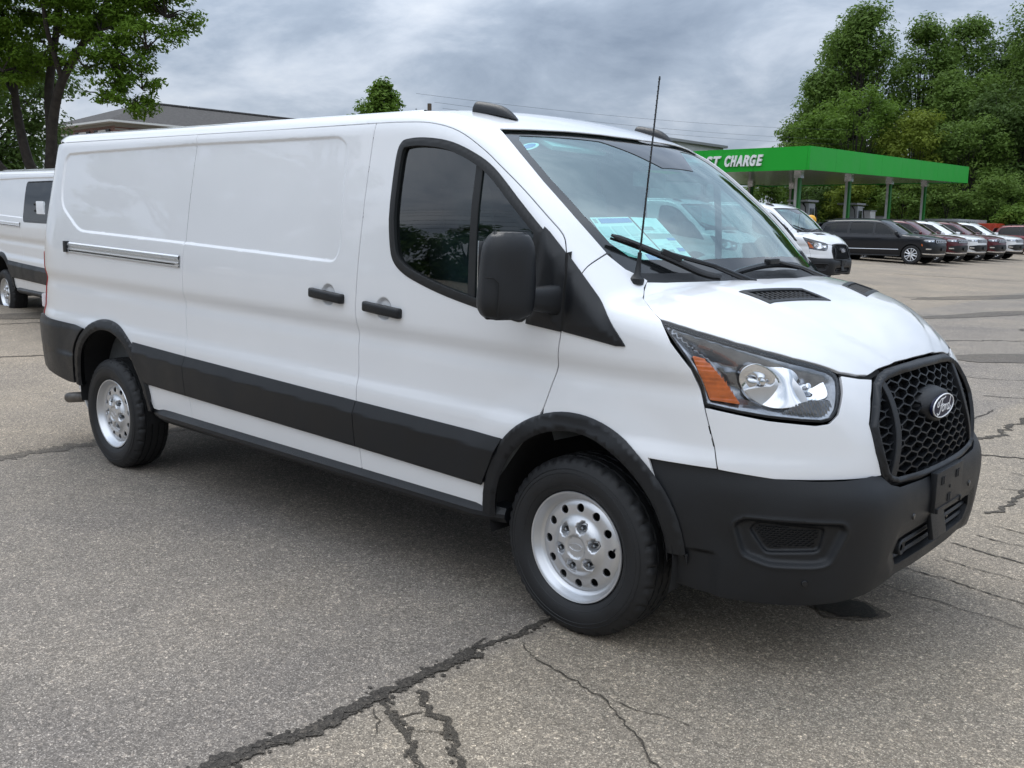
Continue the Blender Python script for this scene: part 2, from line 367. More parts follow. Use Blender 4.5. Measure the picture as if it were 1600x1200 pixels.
def patch(name, dom, poly, mat, parent=None, holes=(), off=0.0, rim=.014, res=.03, gap=.0038, feat=(), is2d=False, mirror=False, sub=None, bstep=None, rbevel=.0025):
    """a sheet of the surface dom cut to the outline poly (3D points, or 2D domain points with is2d)"""
    sc = np.array([1., 1.])
    P = np.asarray(poly, float) if is2d else dom.proj(poly)
    H = [np.asarray(h, float) if is2d else dom.proj(h) for h in holes]
    bs = bstep or res*.6
    P = resample(inset(P, gap), bs); H = [resample(inset(h, -gap), bs) for h in H]
    lo, hi = P.min(0), P.max(0)
    gx, gy = np.meshgrid(np.arange(lo[0]+res/2, hi[0], res), np.arange(lo[1]+res/2, hi[1], res)); gx = gx.copy(); gx[1::2] += res*.5
    G = np.stack([gx.ravel(), gy.ravel()], 1)
    for fpts, st, offs in feat:
        fp = resample(fpts, st); nn = inset(fp, 1.0)-fp; nn /= np.maximum(np.linalg.norm(nn, axis=1, keepdims=True), 1e-9)
        mx = max(abs(q) for q in offs)
        if len(G): dd = np.abs(sdpoly(np.asarray(fpts, float), G[:, 0], G[:, 1])); G = G[dd > mx*1.15]
        G = np.concatenate([G]+[fp+nn*q for q in offs])
    sd = sdpoly(P, G[:, 0], G[:, 1]) if len(G) else np.zeros(0)
    keep = sd < -bs*.45
    for h in H: keep &= sdpoly(h, G[:, 0], G[:, 1]) > bs*.45
    G = G[keep]
    pts = [P]+H+[G]; allp = np.concatenate(pts); edges = []; b = 0
    for q in [P]+H: k = len(q); edges += [(b+i, b+(i+1) % k) for i in range(k)]; b += k
    r = delaunay_2d_cdt([Vector((float(p[0]), float(p[1]))) for p in allp], edges, [], 0, 1e-6)
    Q = np.array([tuple(v) for v in r[0]]); T = np.array([f for f in r[2]])
    cen = Q[T].mean(1); k = sdpoly(P, cen[:, 0], cen[:, 1]) < 0
    for h in H: k &= sdpoly(h, cen[:, 0], cen[:, 1]) > 0
    T = T[k]; used = np.unique(T); rm = np.full(len(Q), -1); rm[used] = np.arange(len(used)); Q = Q[used]; T = rm[T]
    def base(u, v):
        X = dom.at(u, v); return X
    h = .0015
    def nrm_of(fun, u, v):
        du = fun(u+h, v)-fun(u-h, v); dv = fun(u, v+h)-fun(u, v-h); n_ = np.cross(du, dv); return n_/np.maximum(np.linalg.norm(n_, axis=1, keepdims=True), 1e-12)
    u, v = Q[:, 0], Q[:, 1]
    if callable(off) or off != 0:
        def full(u, v):
            X = base(u, v); g = grad(X, dom.fn); return X+g*(off(u, v) if callable(off) else off)[..., None] if callable(off) else X+g*off
    else: full = base
    V = full(u, v); N = nrm_of(full, u, v)
    g = grad(V, dom.fn); sgn = np.sign((N*g).sum(1)); N *= np.where(sgn == 0, 1, sgn)[:, None]
    # winding to agree with the outward normal
    fnm = np.cross(V[T[:, 1]]-V[T[:, 0]], V[T[:, 2]]-V[T[:, 0]]); fl = (fnm*N[T[:, 0]]).sum(1) < 0; T[fl] = T[fl][:, ::-1]
    if rim: V2, N2, F2 = rimmed(V, N, T, rim, rbevel)
    else: V2, N2, F2 = V, N, T.tolist()
    obs = [pyobj(name, V2, F2, mat, parent, N2)]
    if mirror:
        mv = V2*[1, -1, 1]; mn = N2*[1, -1, 1]; obs.append(pyobj(name, mv, [f[::-1] for f in F2], mat, mirror if mirror is not True else parent, mn))
    return obs
# ------------------------------------------------------------------ ground
def sp(t): return (np.sqrt(np.asarray(t, float)**2+1)+t)/2
def gz(x, y): return .042*(sp(-np.clip(x, -70, 400)-5.5)-sp(-5.5))+.003*(sp(np.clip(y, -400, 120)-3)-sp(-3.))
def node(n, t, **k):
    q = n.new('ShaderNode'+t)
    for a, v in k.items():
        if a in q.inputs: q.inputs[a].default_value = v
        else: setattr(q, a, v)
    return q
def ramp(n, l, src, stops):
    r = n.new('ShaderNodeValToRGB'); l.new(src, r.inputs[0]); e = r.color_ramp.elements
    while len(e) < len(stops): e.new(.5)
    for q, (p, c) in zip(e, stops): q.position = p; q.color = (*c, 1) if len(c) == 3 else c
    return r.outputs[0]
def mixc(n, l, fac, a, b, mode='MIX'):
    m = n.new('ShaderNodeMix'); m.data_type = 'RGBA'; m.blend_type = mode
    for i, v in ((0, fac), (6, a), (7, b)):
        if isinstance(v, (int, float)): m.inputs[i].default_value = v
        elif isinstance(v, tuple): m.inputs[i].default_value = (*v, 1)
        else: l.new(v, m.inputs[i])
    return m.outputs[2]
def asphalt(name, tone=1.0, wet=0.0):
    m, n, l, p = newmat(name); tc = n.new('ShaderNodeTexCoord'); co = tc.outputs['Object']
    v1 = node(n, 'TexVoronoi', Scale=250.0, Randomness=1.0); l.new(co, v1.inputs['Vector'])
    v2 = node(n, 'TexVoronoi', Scale=85.0); l.new(co, v2.inputs['Vector'])
    sx = n.new('ShaderNodeSeparateColor'); l.new(v1.outputs['Color'], sx.inputs[0]); sy = n.new('ShaderNodeSeparateColor'); l.new(v2.outputs['Color'], sy.inputs[0])
    chips = ramp(n, l, sx.outputs[0], [(.0, (.100, .092, .083)), (.35, (.145, .134, .122)), (.70, (.198, .184, .167)), (.90, (.27, .252, .229)), (1.0, (.45, .425, .39))])
    chips2 = ramp(n, l, sy.outputs[0], [(.0, (.66, .66, .66)), (.5, (.96, .96, .96)), (.92, (1.12, 1.11, 1.09)), (1.0, (1.9, 1.85, 1.78))])
    c = mixc(n, l, .8, chips, chips2, 'MULTIPLY')
    n1 = node(n, 'TexNoise', Scale=.55, Detail=7.0, Roughness=.6); l.new(co, n1.inputs['Vector'])
    n2 = node(n, 'TexNoise', Scale=5.0, Detail=6.0, Roughness=.65); l.new(co, n2.inputs['Vector'])
    big = ramp(n, l, n1.outputs[0], [(.30, (.80, .80, .82)), (.5, (1.0, .99, .97)), (.72, (1.20, 1.16, 1.09))])
    med = ramp(n, l, n2.outputs[0], [(.30, (.86, .86, .86)), (.6, (1.05, 1.045, 1.04))])
    c = mixc(n, l, 1.0, c, big, 'MULTIPLY'); c = mixc(n, l, .8, c, med, 'MULTIPLY')
    # paving lanes laid at different times
    sxyz = n.new('ShaderNodeSeparateXYZ'); l.new(co, sxyz.inputs[0])
    wob = node(n, 'TexNoise', Scale=1.4, Detail=4.0); l.new(co, wob.inputs['Vector'])
    xa = node(n, 'Math', operation='MULTIPLY_ADD'); l.new(wob.outputs[0], xa.inputs[0]); xa.inputs[1].default_value = .12; l.new(sxyz.outputs[0], xa.inputs[2])
    lanes = n.new('ShaderNodeMapRange'); l.new(xa.outputs[0], lanes.inputs[0]); lanes.inputs[1].default_value = -20; lanes.inputs[2].default_value = 20
    lane = ramp(n, l, lanes.outputs[0], [(.0, (1.02, .98, .92)), (.285, (1.14, 1.08, 1.0)), (.388, (1.12, 1.07, 1.0)), (.3881, (.96, .95, .95)), (.4962, (.96, .95, .955)), (.4990, (1.14, 1.10, 1.03)), (1.0, (1.14, 1.08, .99))])
    c = mixc(n, l, 1.0, c, lane, 'MULTIPLY')
    c = mixc(n, l, 1.0, c, (tone*1.02, tone*.985, tone*.935), 'MULTIPLY')
    l.new(c, p.inputs['Base Color']); p.inputs['Roughness'].default_value = .82-.5*wet; p.inputs['Specular IOR Level'].default_value = .35
    b = n.new('ShaderNodeBump'); b.inputs['Strength'].default_value = .4; b.inputs['Distance'].default_value = .004; l.new(v1.outputs['Distance'], b.inputs['Height'])
    b2 = n.new('ShaderNodeBump'); b2.inputs['Strength'].default_value = .35; b2.inputs['Distance'].default_value = .01; l.new(n2.outputs[0], b2.inputs['Height']); l.new(b.outputs[0], b2.inputs['Normal']); l.new(b2.outputs[0], p.inputs['Normal'])
    return m
asphalt('asphalt', 1.26); asphalt('asphalt_dark', .66); asphalt('asphalt_wet', .12, .45); asphalt('asphalt_damp', .55, .1); asphalt('tar', .32)
pmat('verge', (.055, .085, .025), .9, var=.4, vscale=1.5)
def sheet(name, x0, x1, y0, y1, nx, ny, dz, mat):
    # spacing tightens towards the camera so that nearby slopes stay smooth
    xs = np.linspace(x0, x1, nx); ys = np.linspace(y0, y1, ny); X, Y = np.meshgrid(xs, ys); Z = gz(X, Y)+dz
    V = np.stack([X.ravel(), Y.ravel(), Z.ravel()], 1); Fc = [(j*nx+i, j*nx+i+1, (j+1)*nx+i+1, (j+1)*nx+i) for j in range(ny-1) for i in range(nx-1)]
    return struct(pyobj(name, V, Fc, mat))
LOT = sheet('parking_lot', -75, 60, -75, 66, 136, 142, 0, 'asphalt')
sheet('ground', -900, 900, -900, 900, 61, 61, -.35, 'verge')
def crack(pts, w0, w1, seed, name='crack', mat='tar', dz=.004, jit=.35, n_=None):
    rg = random.Random(seed); P_ = [Vector((p[0], p[1])) for p in pts]; L = []
    for a, b in zip(P_, P_[1:]):
        k = max(2, int((b-a).length/(.02 if w0 < .03 else .016)))
        for i in range(k): L.append(a+(b-a)*(i/k))
    L.append(P_[-1]); n_ = len(L); V = []; wa = 0; wander = 0
    for i, q in enumerate(L):
        t = (L[min(i+1, n_-1)]-L[max(i-1, 0)]).normalized(); nn = Vector((-t.y, t.x)); f = i/(n_-1)
        w = (w0+(w1-w0)*f)*.5; wander = wander*.86+rg.uniform(-1, 1)*max(w, .006)*jit*1.6
        for sgn in (1, -1):
            ww = w*(.35+rg.random()*1.3) if i not in (0, n_-1) else w*.1
            p = q+nn*(wander+sgn*ww); V.append((p.x, p.y, float(gz(p.x, p.y))+dz))
    Fc = [(2*i, 2*i+1, 2*i+3, 2*i+2) for i in range(n_-1)]
    return pyobj(name, V, Fc, mat, LOT, smooth=False)
crack([(-.22, -2.75), (-.19, -2.45), (-.15, -2.12), (-.17, -1.78), (-.165, -1.52), (-.17, -1.34)], .040, .030, 1)
MAIN = [(-.22, -2.75), (-.19, -2.45), (-.15, -2.12), (-.17, -1.78), (-.165, -1.52), (-.17, -1.34)]
for k in range(3): crack([(x+random.Random(k).uniform(-.012, .012), y) for x, y in MAIN], .030, .022, 60+k, dz=.005+.001*k, jit=.9)
def crumbs(lines, n_, spread, seed):
    # bits broken off along the crack edges
    rg = random.Random(seed); V, Fc = [], []
    for _ in range(n_):
        ln = lines[rg.randrange(len(lines))]; i = rg.randrange(len(ln)-1); t = rg.random(); x = ln[i][0]+(ln[i+1][0]-ln[i][0])*t+rg.gauss(0, spread); y = ln[i][1]+(ln[i+1][1]-ln[i][1])*t+rg.gauss(0, spread)
        r = rg.uniform(.003, .011); b = len(V); m = 6; V.append((x, y, float(gz(x, y))+.0055))
        for k in range(m): q = 2*math.pi*k/m; rr = r*rg.uniform(.5, 1.3); V.append((x+rr*math.cos(q)*1.3, y+rr*math.sin(q), float(gz(x, y))+.0045))
        Fc += [(b, b+1+k, b+1+(k+1) % m) for k in range(m)]
    o = pyobj('crack_crumbs', V, Fc, 'tar', LOT, smooth=False); o['kind'] = 'stuff'; return o
crumbs([MAIN], 300, .021, 1); crumbs([[(-.14, -1.80), (-.09, -1.84), (.0, -1.885), (.08, -1.90), (.19, -1.99), (.33, -2.08)], [(-.10, -1.70), (-.05, -1.745), (.02, -1.775), (.10, -1.79), (.17, -1.82), (.22, -1.87), (.30, -1.92), (.38, -1.96)]], 90, .010, 2)
crumbs([[(-.17, -1.36), (-.13, -.97)]], 40, .012, 3)
crack([(-.17, -1.36), (-.15, -1.18), (-.13, -.97), (-.15, -.5), (-.14, .6), (-.16, 2.2), (-.2, 5.5)], .024, .014, 2, jit=.6)
crack([(-.17, -1.40), (-.20, -1.30), (-.215, -1.22)], .02, .006, 3)
crack([(-.14, -1.80), (-.09, -1.84), (.0, -1.885), (.08, -1.90), (.19, -1.99), (.33, -2.08)], .016, .022, 4, jit=.8)
crack([(-.10, -1.70), (-.05, -1.745), (.02, -1.775), (.10, -1.79), (.17, -1.82), (.22, -1.87), (.30, -1.92), (.38, -1.96)], .030, .020, 5, jit=.7)
crack([(.02, -1.78), (.0, -1.84), (-.01, -1.885)], .008, .006, 6, jit=.8); crack([(.08, -1.9), (.12, -1.86), (.17, -1.83)], .007, .006, 7, jit=.8)
crack([(-.12, -1.88), (-.04, -1.93), (.03, -2.0)], .006, .004, 30, jit=.9)
crack([(-.10, -1.16), (.05, -1.24), (.16, -1.25), (.30, -1.28), (.44, -1.30), (.55, -1.37), (.63, -1.43), (.70, -1.50), (.80, -1.54), (.9, -1.62)], .005, .007, 8, jit=1.2)
crack([(.44, -1.30), (.55, -1.27), (.72, -1.24)], .005, .003, 9, jit=1.2)
for k, (a, b, w) in enumerate([([(.08, 4.0), (.12, 4.5), (.10, 5.0), (.12, 5.6)], 0, .05), ([(.22, 3.5), (.45, 3.60), (.8, 3.62)], 0, .03), ([(.70, 1.95), (.74, 2.25), (.72, 2.6), (.8, 3.1)], 0, .03), ([(.72, 1.28), (.9, 1.22), (1.1, 1.20), (1.6, 1.3)], 0, .012), ([(.68, .72), (.9, .70), (1.1, .64), (1.5, .62)], 0, .010), ([(.75, 1.0), (1.0, .92), (1.4, .9)], 0, .007), ([(.78, 1.5), (.95, 1.45), (1.2, 1.52)], 0, .009), ([(.8, 1.75), (1.0, 1.7), (1.3, 1.8)], 0, .008), ([(.80, 2.6), (1.0, 2.2), (1.1, 1.7), (1.15, 1.3)], 0, .010), ([(.95, 1.8), (1.1, 2.4), (1.05, 3.1)], 0, .009), ([(.6, 2.6), (.9, 2.75), (1.3, 2.7)], 0, .007), ([(.55, 3.1), (.9, 3.0), (1.4, 3.2)], 0, .006),
        ([(.5, .46), (.8, .40), (1.1, .36), (1.5, .3)], 0, .006), ([(-.5, 6.2), (-.1, 6.4), (.4, 6.3)], 0, .02), ([(-1.4, 7.6), (-.9, 7.4), (-.2, 7.7)], 0, .018), ([(-3.9, 14.3), (-3.3, 16.2), (-2.7, 18.2)], 0, .09), ([(-5.9, 19.4), (-4.9, 20.9), (-3.6, 22.6)], 0, .10), ([(-9.5, 28.5), (-7.5, 29.5), (-4, 31)], 0, .12), ([(-2.6, 10.6), (-1.9, 11.4), (-1.0, 12.2)], 0, .05)]):
    crack(a, w, w*.7, 40+k, jit=.7)
crack([(-4.50, -6.0), (-4.46, -2.4), (-4.48, -1.4), (-4.49, -.79), (-4.5, 3)], .14, .13, 20, name='sealed_joint', mat='asphalt_dark', jit=.12)
crack([(-8.66, -2.5), (-8.60, .16), (-8.46, .6), (-8.3, 3)], .05, .05, 21, name='sealed_joint', jit=.3)
crack([(-11.2, -3), (-11.0, 1.2), (-10.8, 3)], .03, .03, 22, jit=.4)
def blot(name, c, a, b, rot, mat, seed, dz=.006, n_=70):
    rg = random.Random(seed); ph = [rg.uniform(0, 6.28) for _ in range(6)]; V = [(c[0], c[1], float(gz(*c))+dz)]
    for i in range(n_):
        q = 2*math.pi*i/n_; r = 1+sum(.07/(k+1)**.5*math.sin((k+2)*q+ph[k]) for k in range(6))+rg.uniform(-.05, .05)
        x, y = a*r*math.cos(q), b*r*math.sin(q); X = c[0]+x*math.cos(rot)-y*math.sin(rot); Y = c[1]+x*math.sin(rot)+y*math.cos(rot); V.append((X, Y, float(gz(X, Y))+dz))
    return pyobj(name, V, [(0, i+1, (i+1) % n_+1) for i in range(n_)], mat, LOT)
blot('damp_edge', (.685, .03), .150, .135, .3, 'asphalt_damp', 4, dz=.004); blot('wet_stain', (.685, .03), .118, .105, .3, 'asphalt_wet', 3, dz=.007)
blot('repair_patch', (-1.05, 9.5), .95, .42, .9, 'asphalt_dark', 5); blot('repair_patch', (-3.2, 16.3), 2.3, .30, 1.25, 'asphalt_dark', 6); blot('repair_patch', (-4.6, 21.5), 2.4, .5, 1.2, 'asphalt_dark', 8); blot('repair_patch', (-1.5, 14.0), .7, .3, .9, 'asphalt_dark', 9)
blot('repair_patch', (-11.6, 2.0), 1.1, .35, 1.4, 'asphalt_dark', 12)

# ------------------------------------------------------------------ charging canopy
pmat('canopy_green', (.012, .36, .030), .45, var=.03, vscale=1, rvar=.06, spec=.3)
pmat('canopy_dark_green', (.012, .20, .025), .35)
pmat('soffit', (.66, .67, .69), .20, metal=.75, var=.06, vscale=2)
pmat('white_metal', (.70, .71, .72), .45, var=.06, vscale=4)
pmat('grey_metal', (.34, .36, .38), .5, var=.08, vscale=5)
pmat('dark_screen', (.01, .012, .016), .15)
pmat('concrete', (.36, .35, .33), .85, var=.15, vscale=3)
can = thing('charging_canopy', 'bright green flat canopy on columns over the vehicle chargers', 'canopy', (-24.6, 51, float(gz(-24.6, 51))))
AX, BX, Y0, Y1 = -17.6, -31.5, 39.2, 62.7
def zc(y, z0, z1): return z0+(z1-z0)*(y-Y0)/(Y1-Y0)
def cbox(name, x0, x1, y0, y1, zb, zt, mat, parent, inv):
    c = [(x, y, f(y)) for f in (zb, zt) for (x, y) in ((x0, y0), (x1, y0), (x1, y1), (x0, y1))]
    V = [tuple(inv @ Vector(q)) for q in c]; return pyobj(name, V, [(0, 3, 2, 1), (4, 5, 6, 7), (0, 1, 5, 4), (1, 2, 6, 5), (2, 3, 7, 6), (3, 0, 4, 7)], mat, parent, smooth=False)
inv = Matrix.Translation(-Vector(can.location)); zb = lambda y: zc(y, 4.42, 4.83); zt = lambda y: zc(y, 5.50, 5.86)
ny = 8
for i in range(ny):   # fascia panels with fine joints
    a, b = Y0+(Y1-Y0)*i/ny, Y0+(Y1-Y0)*(i+1)/ny
    for x0, x1 in ((AX-.12, AX), (BX, BX+.12)): cbox('fascia_panel', x0, x1, a+(.006 if i else 0), b-.006, zb, zt, 'canopy_green', can, inv)
for i in range(5):
    a, b = AX-.125+(BX-AX+.25)*i/5, AX-.125+(BX-AX+.25)*(i+1)/5
    for y0, y1 in ((Y0, Y0+.12), (Y1-.12, Y1)): cbox('fascia_panel', b+.006, a-.006, y0, y1, zb, zt, 'canopy_green', can, inv)
cbox('roof_deck', BX+.13, AX-.13, Y0+.13, Y1-.13, lambda y: zt(y)-.25, lambda y: zt(y)-.05, 'grey_metal', can, inv)
nst = 24
for i in range(nst):  # soffit planks
    a, b = Y0+.13+(Y1-Y0-.26)*i/nst, Y0+.13+(Y1-Y0-.26)*(i+1)/nst
    cbox('soffit_plank', BX+.13, AX-.13, a+.012, b-.012, lambda y: zb(y)+.05, lambda y: zb(y)+.09, 'soffit', can, inv)
for x in (-19.5, -28.5):
    for y in (42.2, 48.4, 54.4, 60.4):
        g = float(gz(x, y)); h = zc(y, 4.42, 4.83)-g+.06
        col = box('column', (x+24.6, y-51, g-can.location.z+h/2), (.24, .24, h), 'canopy_dark_green', can, bevel=.01)
        box('column_cover', (x+24.6-.06, y-51-.135, g-can.location.z+h*.5-.05), (.13, .05, h*.98), 'white_metal', col)
        box('column_cap', (x+24.6, y-51, g-can.location.z+h-.16), (.36, .36, .30), 'soffit', col)
for word, xa, xb in (('FAST', -23.95, -22.28), ('CHARGE', -22.02, -19.98)):   # raised letters
    w_ = (xb-xa)/len(word)
    for i, ch in enumerate(word):
        lt = text_mesh('letter', ch, .68, 'white_print', can, shear=.30, extrude=.05, bold=.03)
        lt.location = inv @ Vector((xa+w_*(i+.5), Y0-.06, 4.90)); lt.rotation_euler = (R(90), 0, 0); lt.scale = (w_*.97/max(.2, lt.dimensions.x), 1, 1)

def charger(x, y, label):
    g = float(gz(x, y)); c = thing('charging_cabinet', label, 'charger', (x, y, g), 0, 'charging cabinets under the canopy')
    b = box('cabinet', (0, 0, 1.15), (.85, .75, 2.3), 'grey_metal', c, bevel=.03); box('plinth', (0, 0, .08), (1.0, .9, .16), 'concrete', c, bevel=.02)
    box('screen', (.43, 0, 1.45), (.02, .50, 1.2), 'dark_screen', b, bevel=.005); box('hood', (-.05, -.1, 2.42), (1.15, 1.25, .10), 'grey_metal', c, bevel=.02); box('hood_bracket', (-.2, 0, 2.34), (.2, .3, .10), 'grey_metal', c)
    for s in (-1, 1): tube('charging_cable', [(.1, s*.4, 2.3), (.35, s*.62, 2.1), (.45, s*.66, 1.3), (.42, s*.5, .6), (.40, s*.42, 1.1)], .035, 'rubber', c, 8)
charger(-19.9, 43.9, 'grey charging cabinet nearest to the green canopy corner column'); charger(-19.9, 50.2, 'grey charging cabinet beside the middle green canopy column'); charger(-24.5, 41.2, 'grey charging cabinet seen beyond the white van windscreen pillar')
for x, y, h, lab in ((-20.6, 53.3, 2.0, 'pale grey switchgear cabinet just behind the second charger'), (-20.8, 56.0, 1.7, 'pale grey switchgear cabinet beside the rightmost canopy column')):
    o = thing('switchgear_cabinet', lab, 'cabinet', (x, y, float(gz(x, y))), 0, 'switchgear cabinets'); b = box('cabinet_body', (0, 0, h/2+.05), (1.3, .8, h), 'white_metal', o, bevel=.02); box('cabinet_door', (.66, 0, h/2), (.02, .7, h*.85), 'white_metal', b, bevel=.004); box('cabinet_roof', (0, 0, h+.08), (1.4, .9, .06), 'grey_metal', o, bevel=.01); box('plinth', (0, 0, .04), (1.4, .9, .08), 'concrete', o)
o = thing('site_container', 'long low grey-green container roof behind the parked suvs', 'container', (-18.6, 63.9, float(gz(-18.6, 63.9))), 0); b = box('container_body', (0, 0, .9), (2.4, 6.0, 1.8), 'grey_metal', o, bevel=.03)
for i in range(14): box('container_rib', (1.23, -2.75+i*.42, .9), (.06, .16, 1.6), 'grey_metal', b)

pmat('safety_yellow', (.75, .38, .02), .5)
o = thing('marker_post', 'slim post with a yellow-orange knob between the white van and the dark suv', 'post', (-12.1, 27.6, float(gz(-12.1, 27.6))))
tube('post', [(0, 0, 0), (0, 0, 1.5)], .05, 'grey_metal', o, 12); lathe('knob', [(0, .30), (.10, .28), (.17, .20), (.19, .10), (.15, 0), (.05, -.06)], 'safety_yellow', o, n=24, axis='z').location = (0, 0, 1.5)

# ------------------------------------------------------------------ buildings
pmat('brick', (.23, .095, .065), .85, var=.3, vscale=9); pmat('mortar', (.34, .31, .28), .9); pmat('shingle', (.045, .042, .041), .85, var=.35, vscale=6, bump=.5, bscale=20)
pmat('trim_white', (.72, .72, .70), .5); pmat('shutter', (.020, .022, .026), .5); pmat('siding', (.33, .31, .28), .6, var=.08, vscale=2); pmat('pane', (.03, .04, .05), .06, spec=.8)
pmat('shed_wall', (.62, .63, .64), .55, var=.06, vscale=.6); pmat('shed_roof', (.30, .31, .32), .5)
def brickmat():
    m, n, l, p = newmat('brick_wall'); tc = n.new('ShaderNodeTexCoord'); mp = n.new('ShaderNodeMapping'); l.new(tc.outputs['Object'], mp.inputs[0]); mp.inputs['Rotation'].default_value = (R(90), 0, 0)
    b = node(n, 'TexBrick', Scale=1.0); l.new(mp.outputs[0], b.inputs[0]); b.inputs['Brick Width'].default_value = .22; b.inputs['Row Height'].default_value = .075; b.inputs['Mortar Size'].default_value = .010
    b.inputs['Color1'].default_value = (.26, .10, .07, 1); b.inputs['Color2'].default_value = (.15, .06, .045, 1); b.inputs['Mortar'].default_value = (.33, .30, .27, 1); l.new(b.outputs[0], p.inputs['Base Color']); p.inputs['Roughness'].default_value = .9
brickmat()
def brick_house():
    # two-storey brick block with a shallow hipped roof, behind the left tree
    cx, cy = -47.6, 21.0; g = float(gz(cx, cy)); rz = 0
    h = thing('brick_building', 'two-storey brick building with grey hipped roof and dark shutters', 'building', (cx, cy, g), rz)
    Lx, Ly, H = 7.2, 24.0, 6.55-g     # local x to the left in the picture, y away
    x0, x1, y0, y1 = -Lx, 0, 0, Ly
    w = pyobj('wall', [(x0, y0, 0), (x1, y0, 0), (x1, y1, 0), (x0, y1, 0), (x0, y0, H), (x1, y0, H), (x1, y1, H), (x0, y1, H)], [(0, 1, 5, 4), (1, 2, 6, 5), (2, 3, 7, 6), (3, 0, 4, 7)], 'brick_wall', h, smooth=False)
    box('frieze', ((x0+x1)/2, (y0+y1)/2, H+.05), (Lx+.12, Ly+.12, .16), 'siding', w); e = .5
    box('eave', ((x0+x1)/2, (y0+y1)/2, H+.17), (Lx+2*e, Ly+2*e, .10), 'trim_white', h)
    rh = 1.5; k = Lx/2+e; E0 = (x0-e, x1+e, y0-e, y1+e); z0 = H+.225
    V = [(E0[0], E0[2], z0), (E0[1], E0[2], z0), (E0[1], E0[3], z0), (E0[0], E0[3], z0), ((x0+x1)/2, E0[2]+k, z0+rh), ((x0+x1)/2, E0[3]-k, z0+rh)]
    rf = pyobj('roof', V, [(0, 1, 4), (1, 2, 5, 4), (2, 3, 5), (3, 0, 4, 5)], 'shingle', h, smooth=False)
    for i in range(6):
        L_ = Ly+2*e-2*k; tube('ridge_cap', [((x0+x1)/2, E0[2]+k+L_*i/6, z0+rh+.02), ((x0+x1)/2, E0[2]+k+L_*(i+.97)/6, z0+rh+.02)], .09, 'shingle', rf, 6)
    for dy, hh in ((16.4, .5), (17.1, .62)): tube('roof_vent', [(-2.2, dy, z0+.7), (-2.2, dy, z0+1.0+hh)], [.10, .13], 'white_metal', rf, 10)
    for zc_ in (H-.88, H-3.6):
        for i in range(3):
            x = -1.35-i*2.25
            f = box('window', (x, y0-.02, zc_), (.86, .10, 1.35), 'trim_white', h)
            for sx in (-.19, .19): box('pane', (x+sx, y0-.075, zc_), (.34, .02, 1.18), 'pane', f)
            box('sill', (x, y0-.10, zc_-.72), (1.2, .16, .08), 'trim_white', f)
            for sx in (-.66, .66): box('shutter', (x+sx, y0-.05, zc_), (.38, .07, 1.38), 'shutter', h)
        for i in range(7):
            y = 1.8+i*3.4; f = box('window', (x1+.02, y, zc_), (.10, 1.05, 1.35), 'trim_white', h)
            for sx in (-.24, .24): box('pane', (x1+.075, y+sx, zc_), (.02, .42, 1.18), 'pane', f)
            for sx in (-.82, .82): box('shutter', (x1+.05, y+sx, zc_), (.07, .50, 1.38), 'shutter', h)
    return h
HOUSE = brick_house()
def shed(name, label, c, s, rz=0):
    g = float(gz(c[0], c[1])); h = thing(name, label, 'building', (c[0], c[1], g), rz)
    w = box('wall', (0, 0, s[2]/2), s, 'shed_wall', h); n_ = int(s[0]/.6)
    for i in range(n_): box('wall_rib', (-s[0]/2+.3+i*.6, -s[1]/2-.02, s[2]/2), (.10, .05, s[2]-.1), 'shed_wall', w)
    box('roof', (0, 0, s[2]+.12), (s[0]+.6, s[1]+.6, .22), 'shed_roof', h); box('gutter', (0, -s[1]/2-.36, s[2]+.02), (s[0]+.6, .14, .18), 'white_metal', h)
    return h
shed('warehouse', 'pale grey metal warehouse rising behind the green canopy', (-53.0, 70.2), (20, 12, 6.8))
# ------------------------------------------------------------------ trees and shrubs
def leafmat(name, c1, c2, c3, sc=1.6):
    m, n, l, p = newmat(name); tc = n.new('ShaderNodeTexCoord'); t = node(n, 'TexNoise', Scale=sc, Detail=5.0, Roughness=.7); l.new(tc.outputs['Object'], t.inputs['Vector'])
    c = ramp(n, l, t.outputs[0], [(.30, c1), (.5, c2), (.72, c3)]); l.new(c, p.inputs['Base Color']); p.inputs['Roughness'].default_value = .7; p.inputs['Specular IOR Level'].default_value = .18
    tr = n.new('ShaderNodeBsdfTranslucent'); l.new(c, tr.inputs[0]); mx = n.new('ShaderNodeMixShader'); mx.inputs[0].default_value = .42
    l.new(p.outputs[0], mx.inputs[1]); l.new(tr.outputs[0], mx.inputs[2]); l.new(mx.outputs[0], n['Material Output'].inputs[0]); return m
leafmat('leaf_locust', (.075, .145, .014), (.110, .195, .020), (.160, .265, .032), 1.3)
leafmat('leaf_poplar', (.085, .145, .028), (.120, .195, .038), (.165, .255, .052), .9)
leafmat('leaf_bright', (.085, .155, .022), (.120, .205, .030), (.170, .265, .045), .9)
leafmat('leaf_yellow', (.12, .17, .022), (.17, .22, .030), (.23, .28, .045), .9)
leafmat('leaf_dark', (.050, .090, .022), (.075, .125, .030), (.105, .170, .042), .9)
pmat('bark', (.034, .028, .024), .9, var=.4, vscale=6, bump=.8, bscale=30)
